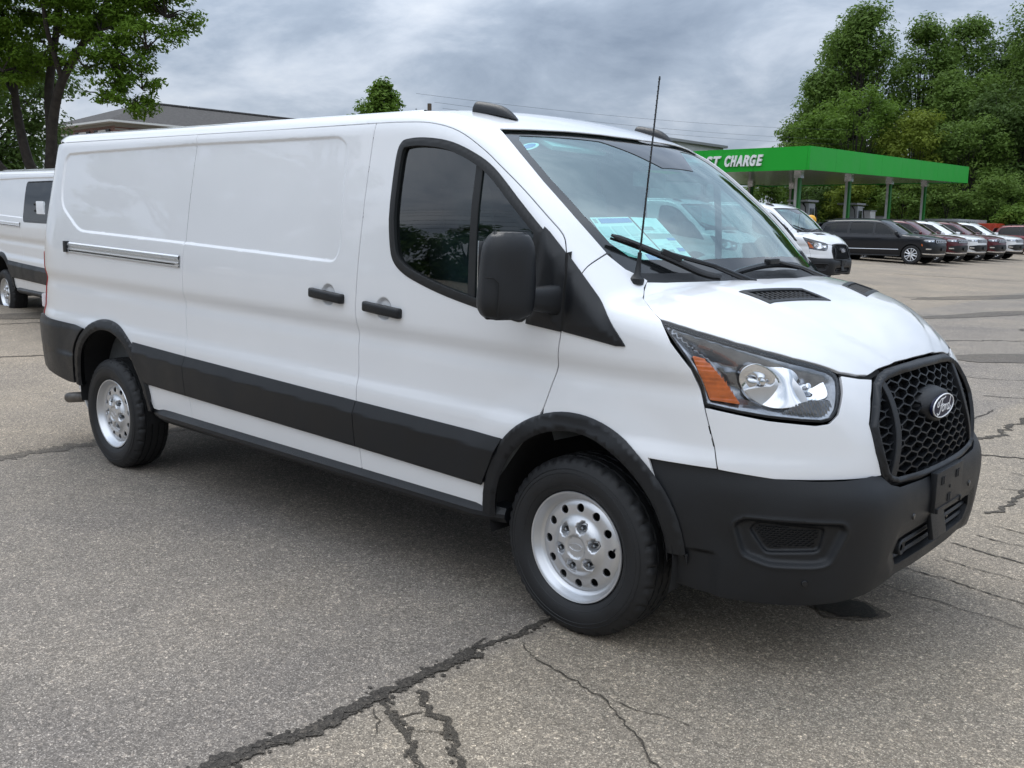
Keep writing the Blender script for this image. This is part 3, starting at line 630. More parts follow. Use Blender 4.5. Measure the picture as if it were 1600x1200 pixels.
def leaves(rg, centres, radii, count, size, flat=1.0, droop=0.0, asp=.5):
    """leaf sized quads on the outer part of many small clumps"""
    cen = np.asarray(centres); rad = np.asarray(radii); w = rad[:, :2].mean(1)**2; w = w/w.sum(); k = rg.choice(len(cen), count, p=w)
    d = rg.normal(size=(count, 3)); d /= np.linalg.norm(d, axis=1, keepdims=True); r = rg.random(count)**.45
    P = cen[k]+d*rad[k]*r[:, None]; P[:, 2] -= droop*rg.random(count)*rad[k, 2]
    n_ = d*.8+rg.normal(size=(count, 3))*.6+[0, 0, flat]; n_ /= np.linalg.norm(n_, axis=1, keepdims=True)
    a = np.cross(n_, rg.normal(size=(count, 3))); a /= np.linalg.norm(a, axis=1, keepdims=True); b = np.cross(n_, a)
    s = size*(.6+.8*rg.random(count))[:, None]; a = a*s; b = b*s*asp
    V = np.stack([P-a, P+b*.9-a*.1, P+a, P-b*.9-a*.1], 1).reshape(-1, 3); Fc = np.arange(count*4).reshape(-1, 4)
    return V, Fc
def leafmesh(name, V, Fc, mat, parent):
    me = bpy.data.meshes.new(name); n_ = len(Fc); me.vertices.add(len(V)); me.vertices.foreach_set('co', V.astype(np.float32).ravel()); me.loops.add(n_*4); me.loops.foreach_set('vertex_index', Fc.astype(np.int32).ravel()); me.polygons.add(n_); me.polygons.foreach_set('loop_start', np.arange(0, n_*4, 4, dtype=np.int32)); me.update(calc_edges=True)
    return linkmesh(name, me, mat, parent)
def tree(name, label, x, y, h, r, mat, seed, count, size, base=.25, cat='tree', group=None, trunk=.25, forks=5, shape='round', lean=(0, 0), clumps=40, droop=0.0, flat=1.0, cr=.30):
    rg = np.random.default_rng(seed); g = float(gz(x, y))-.05; t = thing(name, label, cat, (x, y, g), 0, group); bm = bmesh.new()
    bh = h*base
    bm_tube(bm, [(0, 0, 0), (lean[0]*.2, lean[1]*.2, bh*.5), (lean[0]*.4, lean[1]*.4, bh), (lean[0], lean[1], h*.75)], [trunk*1.25, trunk, trunk*.85, trunk*.25], 8)
    cen, rad = [], []
    for i in range(clumps):
        q = rg.uniform(0, 2*math.pi); f = rg.random(); zz = bh+(h-bh)*f
        if shape == 'round': env = math.sqrt(max(.02, 1-((f-.45)/.62)**2))
        elif shape == 'cone': env = max(.03, 1-f)**1.1
        elif shape == 'tall': env = math.sin(math.pi*(.14+.83*f))**.7*(1-.18*f)
        else: env = 1-.55*f
        rr = r*env*math.sqrt(rg.uniform(.12, 1)); c = np.array([lean[0]*f+rr*math.cos(q), lean[1]*f+rr*math.sin(q), zz]); s = r*cr*rg.uniform(.65, 1.3)
        cen.append(c); rad.append((s, s, s*rg.uniform(.55, .85)))
        if i % 2 == 0 or forks > 6:
            z0 = bh*.8+(zz-bh*.8)*rg.uniform(.15, .5); a = Vector((lean[0]*.4, lean[1]*.4, min(z0, zz-.2))); bm_tube(bm, [a, a.lerp(Vector(c), .5)+Vector((0, 0, -.06*h*rg.random())), Vector(c)], [trunk*.42, trunk*.24, trunk*.06], 5, cap=False)
    bmobj('trunk', bm, 'bark', t, 60); V, Fc = leaves(rg, cen, rad, count, size, droop=droop, flat=flat); leafmesh('crown', V, Fc, mat, t); return t
# the locust at the left: several stems from one base
def locust():
    x, y = -27.2, 8.7; g = float(gz(x, y)); t = thing('locust_tree', 'large spreading tree with several dark stems in front of the brick building', 'tree', (x, y, g)); rg = np.random.default_rng(5)
    # local picture frame: a = to the right in the photo, b = away
    A = np.array([.76, .65, 0]); B = np.array([-.65, .76, 0]); Z = np.array([0, 0, 1.])
    L = lambda a, b, z: tuple(A*a+B*b+Z*z)
    bm = bmesh.new()
    stems = [([(0, 0, 0), (.1, 0, 1.8), (.15, .1, 3.0), (.1, .2, 4.4), (.4, .3, 6.2), (.8, .2, 8.2)], [.36, .26, .22, .18, .13, .05]),
             ([(.1, 0, 2.2), (.35, -.2, 3.4), (.85, -.5, 4.6), (1.9, -.7, 6.0), (2.8, -.9, 7.2), (3.5, -1, 7.8)], [.24, .20, .17, .13, .08, .03]),
             ([(1.6, -.7, 5.6), (2.4, -1.2, 5.7), (3.0, -1.6, 5.2), (3.6, -1.8, 4.8)], [.09, .07, .05, .02]),
             ([(.0, 0, 1.0), (-.6, .1, 2.4), (-.9, .2, 4.0), (-1.0, .3, 5.6), (-1.4, .3, 7.6)], [.26, .20, .16, .11, .05]),
             ([(-.1, 0, .7), (-1.0, -.4, 1.9), (-1.9, -.8, 3.4), (-2.8, -.9, 5.2), (-3.4, -.9, 6.8)], [.26, .22, .17, .12, .04]),
             ([(.5, .3, 6.0), (1.4, .8, 7.2), (2.4, 1.2, 8.6)], [.10, .07, .02]), ([(-.9, .2, 4.2), (-2.0, .9, 5.8), (-3.0, 1.3, 7.4)], [.12, .08, .03]), ([(.85, -.5, 4.6), (.9, -1.4, 6.0), (1.2, -2.0, 7.4)], [.12, .09, .03])]
    for p, r in stems: q = catmull([L(*s) for s in p], 4); bm_tube(bm, q, .72*np.interp(np.linspace(0, 1, len(q)), np.linspace(0, 1, len(r)), r), 8)
    lobes = [((.9, .2, 8.9), 2.0), ((2.6, -.6, 8.4), 1.7), ((3.55, -.9, 7.6), 1.25), ((4.1, -1.1, 6.5), .95), ((3.7, -1.5, 5.6), .95), ((3.0, -1.6, 4.75), .85), ((3.6, -1.7, 4.4), .6), ((2.3, -1.2, 6.1), .95), ((3.0, -1.2, 7.0), 1.1), ((4.3, -1.2, 7.4), .95), ((4.5, -1.1, 8.4), 1.1), ((3.4, -.4, 9.2), 1.4), ((2.7, -1.5, 5.2), .9), ((1.5, -1.3, 6.2), .9), ((2.0, -1.5, 4.95), .7), ((3.3, -1.8, 4.0), .75), ((2.6, -1.7, 4.1), .6), ((-.6, -1.0, 5.0), .9), ((-1.8, -1.0, 4.4), 1.0), ((-3.2, -1.0, 4.2), 1.2), ((.2, -1.0, 8.8), 1.5), ((1.6, -1.4, 7.2), 1.1), ((2.0, .9, 9.2), 1.7), ((0.2, .2, 6.6), 1.0), ((-1.0, .3, 8.0), 1.9), ((-1.0, -.9, 6.2), 1.2), ((-.2, -1.2, 7.8), 1.4), ((-2.6, .2, 7.2), 1.8), ((-3.4, -.9, 6.0), 1.5), ((-2.4, -1.4, 5.0), 1.0), ((.6, -.6, 5.6), .75), ((-3.8, .5, 8.6), 2.0), ((.3, 0, 10.4), 1.8), ((-1.8, 1.4, 5.6), 1.2), ((1.2, 1.2, 7.0), 1.2), ((-4.4, 0, 5.0), 1.4), ((-.6, .9, 5.2), .8)]
    cen, rad = [], []
    for c, r in lobes:
        c = np.array(L(*c))
        for _ in range(int(16*r)):
            d = rg.normal(size=3); d /= np.linalg.norm(d); s = r*rg.uniform(.26, .46); p = c+d*r*rg.uniform(.5, 1.0)*[1, 1, .75]; cen.append(p); rad.append((s*1.15, s*1.15, s*.5))
            if rg.random() < .5: bm_tube(bm, [tuple(c-[0, 0, r*.3]), tuple((c+p)/2), tuple(p)], [.03, .02, .006], 4, cap=False)
    bmobj('trunk', bm, 'bark', t, 60); V, Fc = leaves(rg, cen, rad, 190000, .066, flat=1.0, droop=.8, asp=.45); leafmesh('crown', V, Fc, 'leaf_locust', t)
locust()
tree('broadleaf_tree', 'dark bushy tree behind the spreading tree at the left edge', -42, 11.5, 9.5, 4.5, 'leaf_dark', 11, 24000, .11, base=.15, clumps=50)
tree('broadleaf_tree', 'young tree whose leafy top shows above the white van roof', -33.4, 27.0, 7.0, 5.2, 'leaf_bright', 12, 15000, .10, base=.30, clumps=200, shape='cone', trunk=.12, cr=.075)
far = [ # u-ordered row of tall poplars and what stands before them
    (-36.2, 82.0, 14.0, 4.0, 'leaf_poplar', 'tall', 'leftmost poplar of the tall row behind the canopy'), (-36.0, 86.0, 18.6, 4.6, 'leaf_poplar', 'tall', 'second poplar from the left in the tall row behind the canopy'), (-33.5, 83.0, 19.6, 5.0, 'leaf_poplar', 'tall', 'highest poplar of the tall row, above the canopy corner'), (-29.6, 88.0, 19.0, 4.4, 'leaf_poplar', 'tall', 'narrow poplar just right of the highest one in the row'), (-27.5, 93.0, 19.8, 4.6, 'leaf_poplar', 'tall', 'poplar right of the gap of sky in the tall row'), (-24.2, 95.0, 18.0, 5.0, 'leaf_dark', 'tall', 'darker poplar above the right end of the canopy'), (-20.0, 88.0, 20.5, 4.6, 'leaf_poplar', 'tall', 'tall poplar cut off by the right edge of the photo'), (-24.5, 84, 13.5, 4.2, 'leaf_poplar', 'round', 'mid-height tree below the tall poplars, right of the canopy middle'), (-19.5, 80.0, 12.0, 4.2, 'leaf_dark', 'round', 'dark rounded tree above the right canopy end'), (-15.0, 84.0, 16.0, 4.6, 'leaf_poplar', 'round', 'broad tree standing beyond the right edge of the photo')]
for i, (x, y, h, r, m, sh, lab) in enumerate(far): tree('poplar_tree', lab, x, y, h, r, m, 100+i, 26000, .17, base=.06, clumps=170, shape=sh, group='trees behind the canopy', trunk=.24, cr=.30)
mid = [(-32.2, 72.4, 9.4, 3.0, 'leaf_bright', 'bright green tree rising behind the left part of the canopy roof'), (-29.5, 73.5, 11.6, 3.4, 'leaf_bright', 'bright green tree rising behind the canopy corner'), (-25.3, 74.5, 9.8, 3.2, 'leaf_yellow', 'yellowish green tree rising over the middle of the canopy roof'), (-21.5, 75.5, 9.2, 3.2, 'leaf_poplar', 'mid green tree over the right half of the canopy roof')]
for i, (x, y, h, r, m, lab) in enumerate(mid): tree('maple_tree', lab, x, y, h, r, m, 200+i, 15000, .14, base=.08, clumps=100, group='lower trees behind the canopy', trunk=.18, cr=.28)
shr = [(-33.5, 65.5, 4.4, 2.4, 'leaf_poplar'), (-30.5, 67, 4.6, 2.6, 'leaf_dark'), (-27.2, 67, 4.9, 2.4, 'leaf_yellow'), (-23.5, 68.0, 4.6, 2.6, 'leaf_poplar'), (-20.5, 68.5, 4.8, 2.6, 'leaf_poplar'), (-17.6, 69.5, 4.6, 2.7, 'leaf_poplar'), (-14.8, 69.8, 4.3, 2.5, 'leaf_bright'), (-12.2, 70.2, 4.6, 2.6, 'leaf_bright'), (-9.6, 71, 4.4, 2.5, 'leaf_poplar'), (-15.6, 67.5, 2.9, 1.9, 'leaf_bright'), (-12.9, 67.8, 2.5, 1.9, 'leaf_bright')]
slab = ['under the canopy, leftmost of the shrubs', 'under the canopy, dark, second of the shrubs from the left', 'with yellowish leaves under the canopy between two columns', 'behind the middle canopy column', 'behind the rightmost canopy column', 'just right of the rightmost canopy column', 'of bright green behind the farthest white suv', 'of bright green behind the red suv', 'at the right edge of the photo behind the red suv', 'low and bright in front of the hedge right of the canopy', 'low and bright in front of the hedge near the red suv']
for i, ((x, y, h, r, m), lab) in enumerate(zip(shr, slab)): tree('shrub', 'leafy shrub '+lab, x, y, h, r, m, 300+i, 6500, .12, base=.02, cat='shrub', clumps=44, group='shrubs at the back of the lot', trunk=.06, shape='dome', cr=.30)
wood = None
# behind the photographer: what the van's paint and glass mirror
tree('broadleaf_tree', 'wide tree behind the photographer, mirrored in the van side', -27, -15.2, 11.5, 4.0, 'leaf_dark', 401, 16000, .16, base=.16, clumps=90, group='trees behind the photographer', trunk=.3, cr=.22)
rgl = random.Random(77)
for i in range(30):
    q = R(200+i*5.6); d_ = 66+rgl.uniform(-5, 5); x, y = d_*math.cos(q)*1.05, d_*math.sin(q)
    tree('broadleaf_tree', 'broad dark tree in the line behind the photographer, mirrored in the van windows', x, y, rgl.uniform(5.5, 8.5), 4.6, 'leaf_dark', 420+i, 2600, .34, base=.02, clumps=30, group='tree line behind the photographer', trunk=.25, cr=.34, shape='dome')

# ------------------------------------------------------------------ poles and wires
pmat('wire_grey', (.05, .05, .055), .6); pmat('pole_wood', (.10, .075, .055), .85, var=.3, vscale=3)
def pole(x, y, h, label):
    g = float(gz(x, y)); t = thing('utility_pole', label, 'pole', (x, y, g), 0, 'utility poles'); tube('pole_shaft', [(0, 0, 0), (0, 0, h)], [.16, .11], 'pole_wood', t, 12)
    c = box('cross_arm', (0, 0, h-.6), (.10, 2.2, .12), 'pole_wood', t)
    for k in (-.95, -.35, .35, .95): tube('insulator', [(0, k, h-.54), (0, k, h-.34)], [.05, .035], 'grey_metal', c, 8)
def wire(a, b, sag, label, rad=.012):
    A, B = Vector(a), Vector(b); pts = [A.lerp(B, t)-Vector((0, 0, 4*sag*t*(1-t))) for t in np.linspace(0, 1, 28)]; o = tube('power_line', pts, rad, 'wire_grey', None, 5); tag(o, label, 'wire', 'power lines')
pole(-35.4, 32.0, 6.55, 'utility pole whose top shows above the white van roof'); pole(-28, 78, 9.6, 'utility pole hidden among the trees behind the canopy')
for k, (z0, z1, lab) in enumerate(((7.55, 8.9, 'highest thin power line crossing the sky left of the tall trees'), (7.25, 8.2, 'middle thin power line crossing the sky left of the tall trees'), (7.0, 7.85, 'lowest thin power line crossing the sky left of the tall trees'))):
    wire((-35.4, 32.0+(-.95, .35, .95)[k], z0+.75), (-28, 78+(-.95, .35, .95)[k], z1+1.0), .5, lab, .007)
pole(-44, -26, 9.5, 'utility pole behind the photographer at the far left'); pole(12, -34, 9.5, 'utility pole behind the photographer at the right')
for k in range(6): wire((-44, -26+.4*(k % 3), 9.9-.62*k), (12, -34+.4*(k % 3), 9.9-.62*k), .7+.12*k, 'power line behind the photographer, mirrored in the van window', .02)
# ------------------------------------------------------------------ the cargo van
def S(*p): return on(D_SIDE, *p)
def Nn(*p): return on(D_NOSE, *p)
def Tt(*p): return on(D_TOP, *p)
def cat3(*a): return np.concatenate([np.atleast_2d(x) for x in a])
def ell(cx, cz, rx, rz, a0, a1, n=40): t = np.radians(np.linspace(a0, a1, n)); return np.stack([cx+rx*np.cos(t), cz+rz*np.sin(t)], 1)
SQ = [(-2.752, 2.056), (-2.752, 1.471), (-2.770, 1.105), (-2.752, .833), (-2.745, .452)]
SD = [(-1.232, 2.028), (-1.235, 1.605), (-1.262, 1.204), (-1.258, .776), (-1.247, .436)]
SF = [(-.143, .89), (-.086, 1.063), (-.064, 1.187), (-.052, 1.32), (-.050, 1.42), (-.074, 1.49)]
DT = [tuple(q) for q in catmull([(-1.232, 2.028), (-1.05, 2.022), (-.87, 2.008), (-.704, 1.966), (-.548, 1.887), (-.43, 1.808), (-.301, 1.715), (-.18, 1.617), (-.105, 1.548), (-.074, 1.49)], 4)]
def sill(x): return .436-.0147*(x+1.25)
ARF = dict(cx=.008, cz=.40); ARR = dict(cx=-3.69, cz=.475)
def arch(which, w):
    """arch line as (x,z) going from the rear foot over the top to the front foot; w 0 = inner edge, 1 = outer edge"""
    if which == 'F': return cat3([(-.40-.062*w, .30)], ell(.008, .40, .405+.072*w, .418+.076*w, 180, 0), [(.418+.07*w, .30)])
    return cat3([(-4.115-.07*w, .30)], ell(-3.69, .475, .43+.07*w, .425+.07*w, 180, 8), [(-3.215+.04*w, .44)])
WS_R = np.array([(-.591, -.783), (-.425, -.838), (-.282, -.858), (-.118, -.860), (.016, -.839), (.085, -.805), (.128, -.765), (.16, -.715)])   # right edge of the windscreen, x y
WS_B = np.array([(.215, -.6), (.262, -.45), (.295, -.28), (.315, -.1)]); WS_T = np.array([(-.41, -.0), (-.425, -.18), (-.458, -.34), (-.512, -.556), (-.56, -.70)])
def sym(a): a = np.asarray(a, float); return a*[1, -1] if a.shape[1] == 2 else a*[1, -1, 1]
HOOD_REAR = np.array([(.150, -.762), (.185, -.69), (.222, -.6), (.29, -.43), (.36, -.2), (.385, 0)])

def build_van():
    root = thing('cargo_van', '', 'van')
    P = 'paint_white'
    R_ = {}
    # ---------------- side panels (right, then mirrored left)
    q_low = arch('R', .5)
    q_poly = cat3([(-2.752, 2.056)], SQ[1:], [(-3.19, sill(-3.19))], q_low[::-1][1:], [(-4.2, .52), (-4.8, .56), (-4.80, 1.2), (-4.80, 1.9), (-4.76, 2.075), (-4.4, 2.085)])
    fe = [(REC, .022, (-.012, -.008, -.004, .0, .004, .008, .012))]
    parts = {}
    fcup = [(ell(hx, hz, .044, .044, 0, 345, 24), .012, (-.012, -.004, .004, .012)) for hx, hz in CUPS]
    parts['quarter'] = patch('quarter_panel', D_REC, S(*resample(q_poly, .03)), P, root, res=.025, feat=fe, mirror=True)
    s_poly = cat3(SD, [(-1.247, sill(-1.247)), (-2.745, sill(-2.745))], SQ[::-1])
    parts['slide'] = patch('sliding_door', D_REC, S(*resample(s_poly, .04)), P, root, res=.025, feat=fe+fcup, mirror=True)
    win = catmull([(-1.052, 1.60), (-1.055, 1.85), (-1.035, 1.928), (-.98, 1.945), (-.87, 1.943), (-.73, 1.921), (-.59, 1.872), (-.466, 1.806), (-.31, 1.678), (-.178, 1.565)], 5)
    win2 = catmull([(-.178, 1.565), (-.205, 1.38), (-.24, 1.225), (-.35, 1.224), (-.50, 1.252), (-.692, 1.292), (-.85, 1.336), (-.95, 1.375), (-1.012, 1.425), (-1.038, 1.50), (-1.052, 1.60)], 5)
    winp = np.concatenate([win[:-1], win2[:-1]])
    d_poly = cat3(DT, SF[::-1], arch('F', .5)[:19][::-1][1:] , [(-.43, sill(-.43))], SD[::-1])
    a5 = arch('F', .5); k = int(np.argmin(np.abs(a5[:, 0]+.143)+9*(a5[:, 1] < .6)))
    d_poly = cat3(DT, SF[::-1], a5[1:k][::-1], [(-.43, .47), (-.43, sill(-.43))], SD[::-1][:-1])
    parts['door'] = patch('front_door', D_REC, S(*resample(d_poly, .03)), P, root, holes=[S(*inset(winp, .012))], res=.025, feat=fcup[1:], mirror=True)
    # fender: flank plus its rounded top
    hp = [(.341, 1.262), (.40, 1.19), (.475, 1.103), (.503, 1.03), (.518, .981)]
    f_side = cat3([(.581, .763), (.348, .774)], a5[k:-1][::-1][5:] if False else a5[[i for i in range(k, len(a5)) if a5[i, 1] > .60]][::-1], SF[:4], [(-.02, 1.30), (.2, 1.20), (.32, 1.20)], hp[1:], [(.56, .84)])
    fl = S(*resample(f_side, .03))
    parts['fender'] = patch('front_fender', D_SIDE, fl, P, root, res=.025, mirror=True)
    top_edge = Tt((.122, -.792), (.15, -.757)); lower = S((.341, 1.262), (.40, 1.19)); 
    ft = cat3(S((-.050, 1.405), (-.0, 1.405)), Tt((.018, -.842), (.085, -.810), (.128, -.770), (.150, -.755)), Tt((.158, -.79), (.19, -.845)), S((.30, 1.283), (.341, 1.262), (.402, 1.185), (.32, 1.185), (.2, 1.185), (-.02, 1.285), (-.052, 1.305)))
    parts['wing'] = patch('wing_top', D_DIAG, ft, P, root, res=.02, gap=.0015, rim=0, off=-.0005, mirror=True)
    # pillar between door frame and windscreen, running into the roof rail
    ds = S(*DT[1:])
    pil = cat3(S((-1.3, 2.03), ), S(*DT), S((-.050, 1.42), (-.0, 1.412)), Tt(*WS_R[::-1][3:]), Tt((-.75, -.80), (-1.3, -.81)))
    patch('windscreen_pillar', D_DIAG, resample(pil, .03), P, root, res=.025, gap=.0015, rim=.022, mirror=True)
    r1 = cat3(S((-2.80, 2.056), (-2.3, 2.047), (-1.8, 2.038), (-1.3, 2.03)), Tt((-1.3, -.81), (-1.8, -.81), (-2.80, -.81)))
    patch('roof_rail', D_DIAG, resample(r1, .04), P, root, res=.03, gap=.0015, mirror=True)
    r2 = cat3(S((-4.76, 2.075), (-4.4, 2.085), (-2.752, 2.056), (-2.80, 2.056)), Tt((-2.80, -.81), (-3.6, -.81), (-4.4, -.80), (-4.76, -.74)))
    patch('roof_rail', D_DIAG, resample(r2, .04), P, root, res=.03, gap=.0, rim=.01, mirror=True)
    # roof
    rr = np.concatenate([WS_T, [WS_R[0]], [(-.75, -.80), (-1.3, -.81), (-4.4, -.80), (-4.76, -.74), (-4.85, -.5), (-4.87, 0)]])
    rp = np.concatenate([rr, sym(rr[::-1])[1:-1]])
    patch('roof', D_TOP, rp, P, root, is2d=True, res=.05, gap=0, rim=.006)
    for yy in (-.62, -.42, -.2, .2, .42, .62):   # pressed roof ribs
        pts = Tt(*[(x, yy) for x in np.linspace(-4.6, -1.2, 30)]); w = .022
        V = np.concatenate([pts+[0, -w, -.002], pts+[0, -w*.5, .006], pts+[0, w*.5, .006], pts+[0, w, -.002]]); n_ = len(pts)
        Fc = [(j*n_+i, j*n_+i+1, (j+1)*n_+i+1, (j+1)*n_+i) for j in range(3) for i in range(n_-1)]
        pyobj('roof_rib', V, Fc, P, root)
    # tail: doors, lights, bumper
    tz = [(x, z) for x, z in ((1.02, .62), (1.0, 1.9), (.85, 2.06), (.02, 2.10), (.02, .62))]
    for sg in (1, -1):
        rp = resample(np.array([(.99, .70), (.985, 1.3), (.965, 1.85), (.90, 2.0), (.80, 2.08), (.03, 2.10), (.03, .70)]), .05)
        b = patch('rear_door', D_TAIL, rp, P, root, is2d=True, res=.06, mirror=False)[0]
        if sg < 0: b.scale = (1, -1, 1)
    patch('tail_lamp', D_TAIL, roundpoly([(1.06, .93), (1.06, 1.36), (.995, 1.37), (.975, .93)], .012), 'lamp_red', root, is2d=True, off=.006, rim=.03, res=.03, gap=0, mirror=True)
    ar = arch('R', 1.0); ar = D_TAIL.proj(S(*[q for q in ar if q[0] < -3.86 and .505 <= q[1] <= .893]))
    rb = [(1.50, .512)]+[tuple(q) for q in ar]+[(1.66, .905), (1.3, .914), (1.13, .922), (.95, .92)]
    rb2 = rb+[(-u, v) for u, v in rb[::-1]]+[(-1.2, .545), (-.9, .56), (.9, .56), (1.2, .545)]
    patch('rear_bumper', D_TAIL, resample(np.array(rb2), .04), 'plastic', root, is2d=True, res=.03, gap=0, rim=.05,
          off=lambda u, v: .012+.012*sstep(.92, .87, v)-.006*np.exp(-((v-.70-.02*(u-1))/.006)**2)+.03*sstep(1.05, .85, np.abs(u)))
    box('plate_lamp_bracket', (-4.905, -.62, .84), (.03, .10, .10), P, root, bevel=.006)
    for z in (1.66, 1.02):
        h = box('rear_door_hinge', (-4.79, -.905, z), (.10, .05, .09), P, root, rot=Matrix.Rotation(R(-28), 3, 'Z'), bevel=.012)
        for dz in (-.022, .022):
            bm = bmesh.new(); bmesh.ops.create_cone(bm, cap_ends=True, segments=10, radius1=.009, radius2=.007, depth=.012, matrix=Matrix.Translation((-4.80, -.937, z+dz)) @ Matrix.Rotation(R(90), 4, 'X')); bmobj('hinge_bolt', bm, 'seal', h, 40)
    # ---------------- shut line backing
    def ribbon(name, dom, pts, w=.03, off=-.012, mat='seal', mirror=True):
        p = dom.proj(pts); t = np.gradient(p, axis=0); t /= np.linalg.norm(t, axis=1, keepdims=True); nn = np.stack([-t[:, 1], t[:, 0]], 1)
        a, b = dom.at(*(p+nn*w/2).T), dom.at(*(p-nn*w/2).T); a = a+grad(a, dom.fn)*off; b = b+grad(b, dom.fn)*off; V = np.concatenate([a, b]); n_ = len(p)
        Fc = [(i, i+1, n_+i+1, n_+i) for i in range(n_-1)]; pyobj(name, V, Fc, mat, root)
        if mirror: pyobj(name, V*[1, -1, 1], Fc, mat, root)
    def dense(pts, st=.05):
        out = []; P_ = np.asarray(pts, float)
        for a, b in zip(P_, P_[1:]): k_ = max(1, int(np.linalg.norm(b-a)/st)); out += [a+(b-a)*i/k_ for i in range(k_)]
        return np.array(out+[P_[-1]])
    for ln in (SQ, SD, SF, DT, [(-2.752, 2.056), (-1.232, 2.028)], [(.581, .763), (.56, .84), (.518, .981)]): ribbon('door_seal', D_SIDE, S(*dense(ln)))
    ribbon('door_seal', D_SIDE, S(*dense([(-.054, 1.195), (-.050, 1.40), (-.058, 1.44), (-.071, 1.482)])), w=.028, off=.006)
    ribbon('door_seal', D_DIAG, cat3(S((-.06, 1.42), (-.0, 1.412)), Tt((.018, -.842), (.03, -.82))), w=.02)
    ribbon('door_seal', D_DIAG, cat3(Tt((.13, -.735), (.152, -.765), (.16, -.795), (.192, -.848)), S((.30, 1.283), (.341, 1.262))), w=.02)
    # ---------------- window in the front door
    for sg in (1, -1):
        dr = parts['door'][0 if sg > 0 else 1]
    patch('window_seal', D_SIDE, S(*winp), 'rubber', parts['door'][0], holes=[S(*inset(winp, .034))], off=lambda u, v: .0025+.004*sstep(.0, .018, -sdpoly(winp, u, v)), rim=.02, res=.012, gap=0, mirror=parts['door'][1])
    patch('window_glass', D_SIDE, S(*inset(winp, .026)), 'glass_side', parts['door'][0], off=-.012, rim=0, res=.05, gap=0, mirror=parts['door'][1])
    bar = [(-.565, 1.90), (-.530, 1.885), (-.520, 1.22), (-.556, 1.235)]
    patch('window_divider', D_SIDE, S(*resample(np.array(bar), .03)), 'rubber', parts['door'][0], off=-.004, rim=.01, res=.03, gap=0, mirror=parts['door'][1])
    # door handles: grip over a round cup
    for (x, z), key in (((-1.462, 1.246), 'slide'), ((-1.068, 1.206), 'door')):
        for i, sg in ((0, 1), (1, -1)):
            c = S((x, z))[0]; y = c[1]; pr_ = parts[key][i]
            bm = bmesh.new(); bm_box(bm, (0, 0, 0), (.245, .034, .044), None, .015, 3)
            for v in bm.verts:
                t = v.co.x/.1225; v.co.y += .020*t*t; v.co.z *= .80+.25*abs(t)**1.5; v.co.z += -.006*t
            g = bmobj('door_handle', bm, 'plastic', pr_, 50); g.location = (x, sg*(y-.028), z); g.scale = (1, sg, 1); g.rotation_euler = (0, R(2), 0)
            b = box('handle_mount', (x+.09, sg*(y-.008), z-.006), (.05, .03, .03), 'plastic', pr_, bevel=.006)
    # sliding door rail
    for sg in (1, -1):
        xs = np.linspace(-4.2, -2.785, 30); zt = 1.436-(xs+4.2)*.0335
        prof = [(.034, -.004), (.033, .008), (.026, .013), (.012, .013), (.008, .007), (-.006, .007), (-.009, .012), (-.014, .012), (-.016, .006), (-.022, .006), (-.025, .010), (-.031, .010), (-.034, -.004)]
        V, Fc = [], []
        for x, z in zip(xs, zt):
            for dz, o in prof:
                c = (x, z-.030+dz); V.append((x, 0, c[1]))
        V = np.array(V); Y = D_SIDE.at(V[:, 0], V[:, 2])[:, 1]; oo = np.tile([o for _, o in prof], len(xs)); V[:, 1] = sg*(Y-oo)
        m = len(prof); Fc = [(i*m+j, i*m+j+1, (i+1)*m+j+1, (i+1)*m+j) for i in range(len(xs)-1) for j in range(m-1)]
        me = pyobj('slide_rail', V, Fc, 'rail_metal', root); me.data.set_sharp_from_angle(angle=R(25))
        yy = S((-4.2, 1.41))[0][1]
        box('rail_stop', (-4.185, sg*(yy-.008), 1.408), (.045, .026, .072), 'plastic', me, bevel=.005)
        V2 = []
        ribv = [(x, z-.030+dz) for x, z in zip(xs[1:-1], zt[1:-1]) for dz in (-.0215, -.0165)]
        g = S(*ribv); g[:, 1] -= .0075; g[:, 1] *= sg
        pyobj('rail_slot', g, [(2*i, 2*i+1, 2*i+3, 2*i+2) for i in range(len(xs)-3)], 'hole', me)
    # ---------------- dark lower cladding
    def ctop(x): return np.interp(x, [-3.4, -2.749, -1.258, -.35], [.862, .833, .776, .744])
    def cbot(x): return np.interp(x, [-3.2, -1.23, -.45], [.614, .551, .522])
    offc = lambda u, v: .003+.024*np.clip((ctop(u)-v)/.058, 0, 1)-.006*np.clip((ctop(u)-v-.058)/.18, 0, 1)-.010*sstep(.010, 0, v-cbot(u))
    a1 = arch('F', .9); aR = arch('R', .9)
    for x0, x1, key in ((-3.29, -2.752, 'quarter'), (-2.752, -1.258, 'slide'), (-1.258, -.40, 'door')):
        xs = np.linspace(x0, x1, 20); t_ = [(x, ctop(x)) for x in xs]; b_ = [(x, cbot(x)) for x in xs]
        if key == 'quarter': t_ = [(x, ctop(x)) for x in np.linspace(-3.36, x1, 20)]; b_ = [(x, cbot(x)) for x in np.linspace(-3.215, x1, 20)]
        if key == 'door': t_ = [(x, ctop(x)) for x in np.linspace(x0, -.335, 20)]; b_ = [(x, cbot(x)) for x in np.linspace(x0, -.455, 20)]
        patch('side_moulding', D_SIDE, S(*t_, *b_[::-1]), 'plastic', parts[key][0], off=offc, rim=.018, res=.0115, gap=.0035, mirror=parts[key][1])
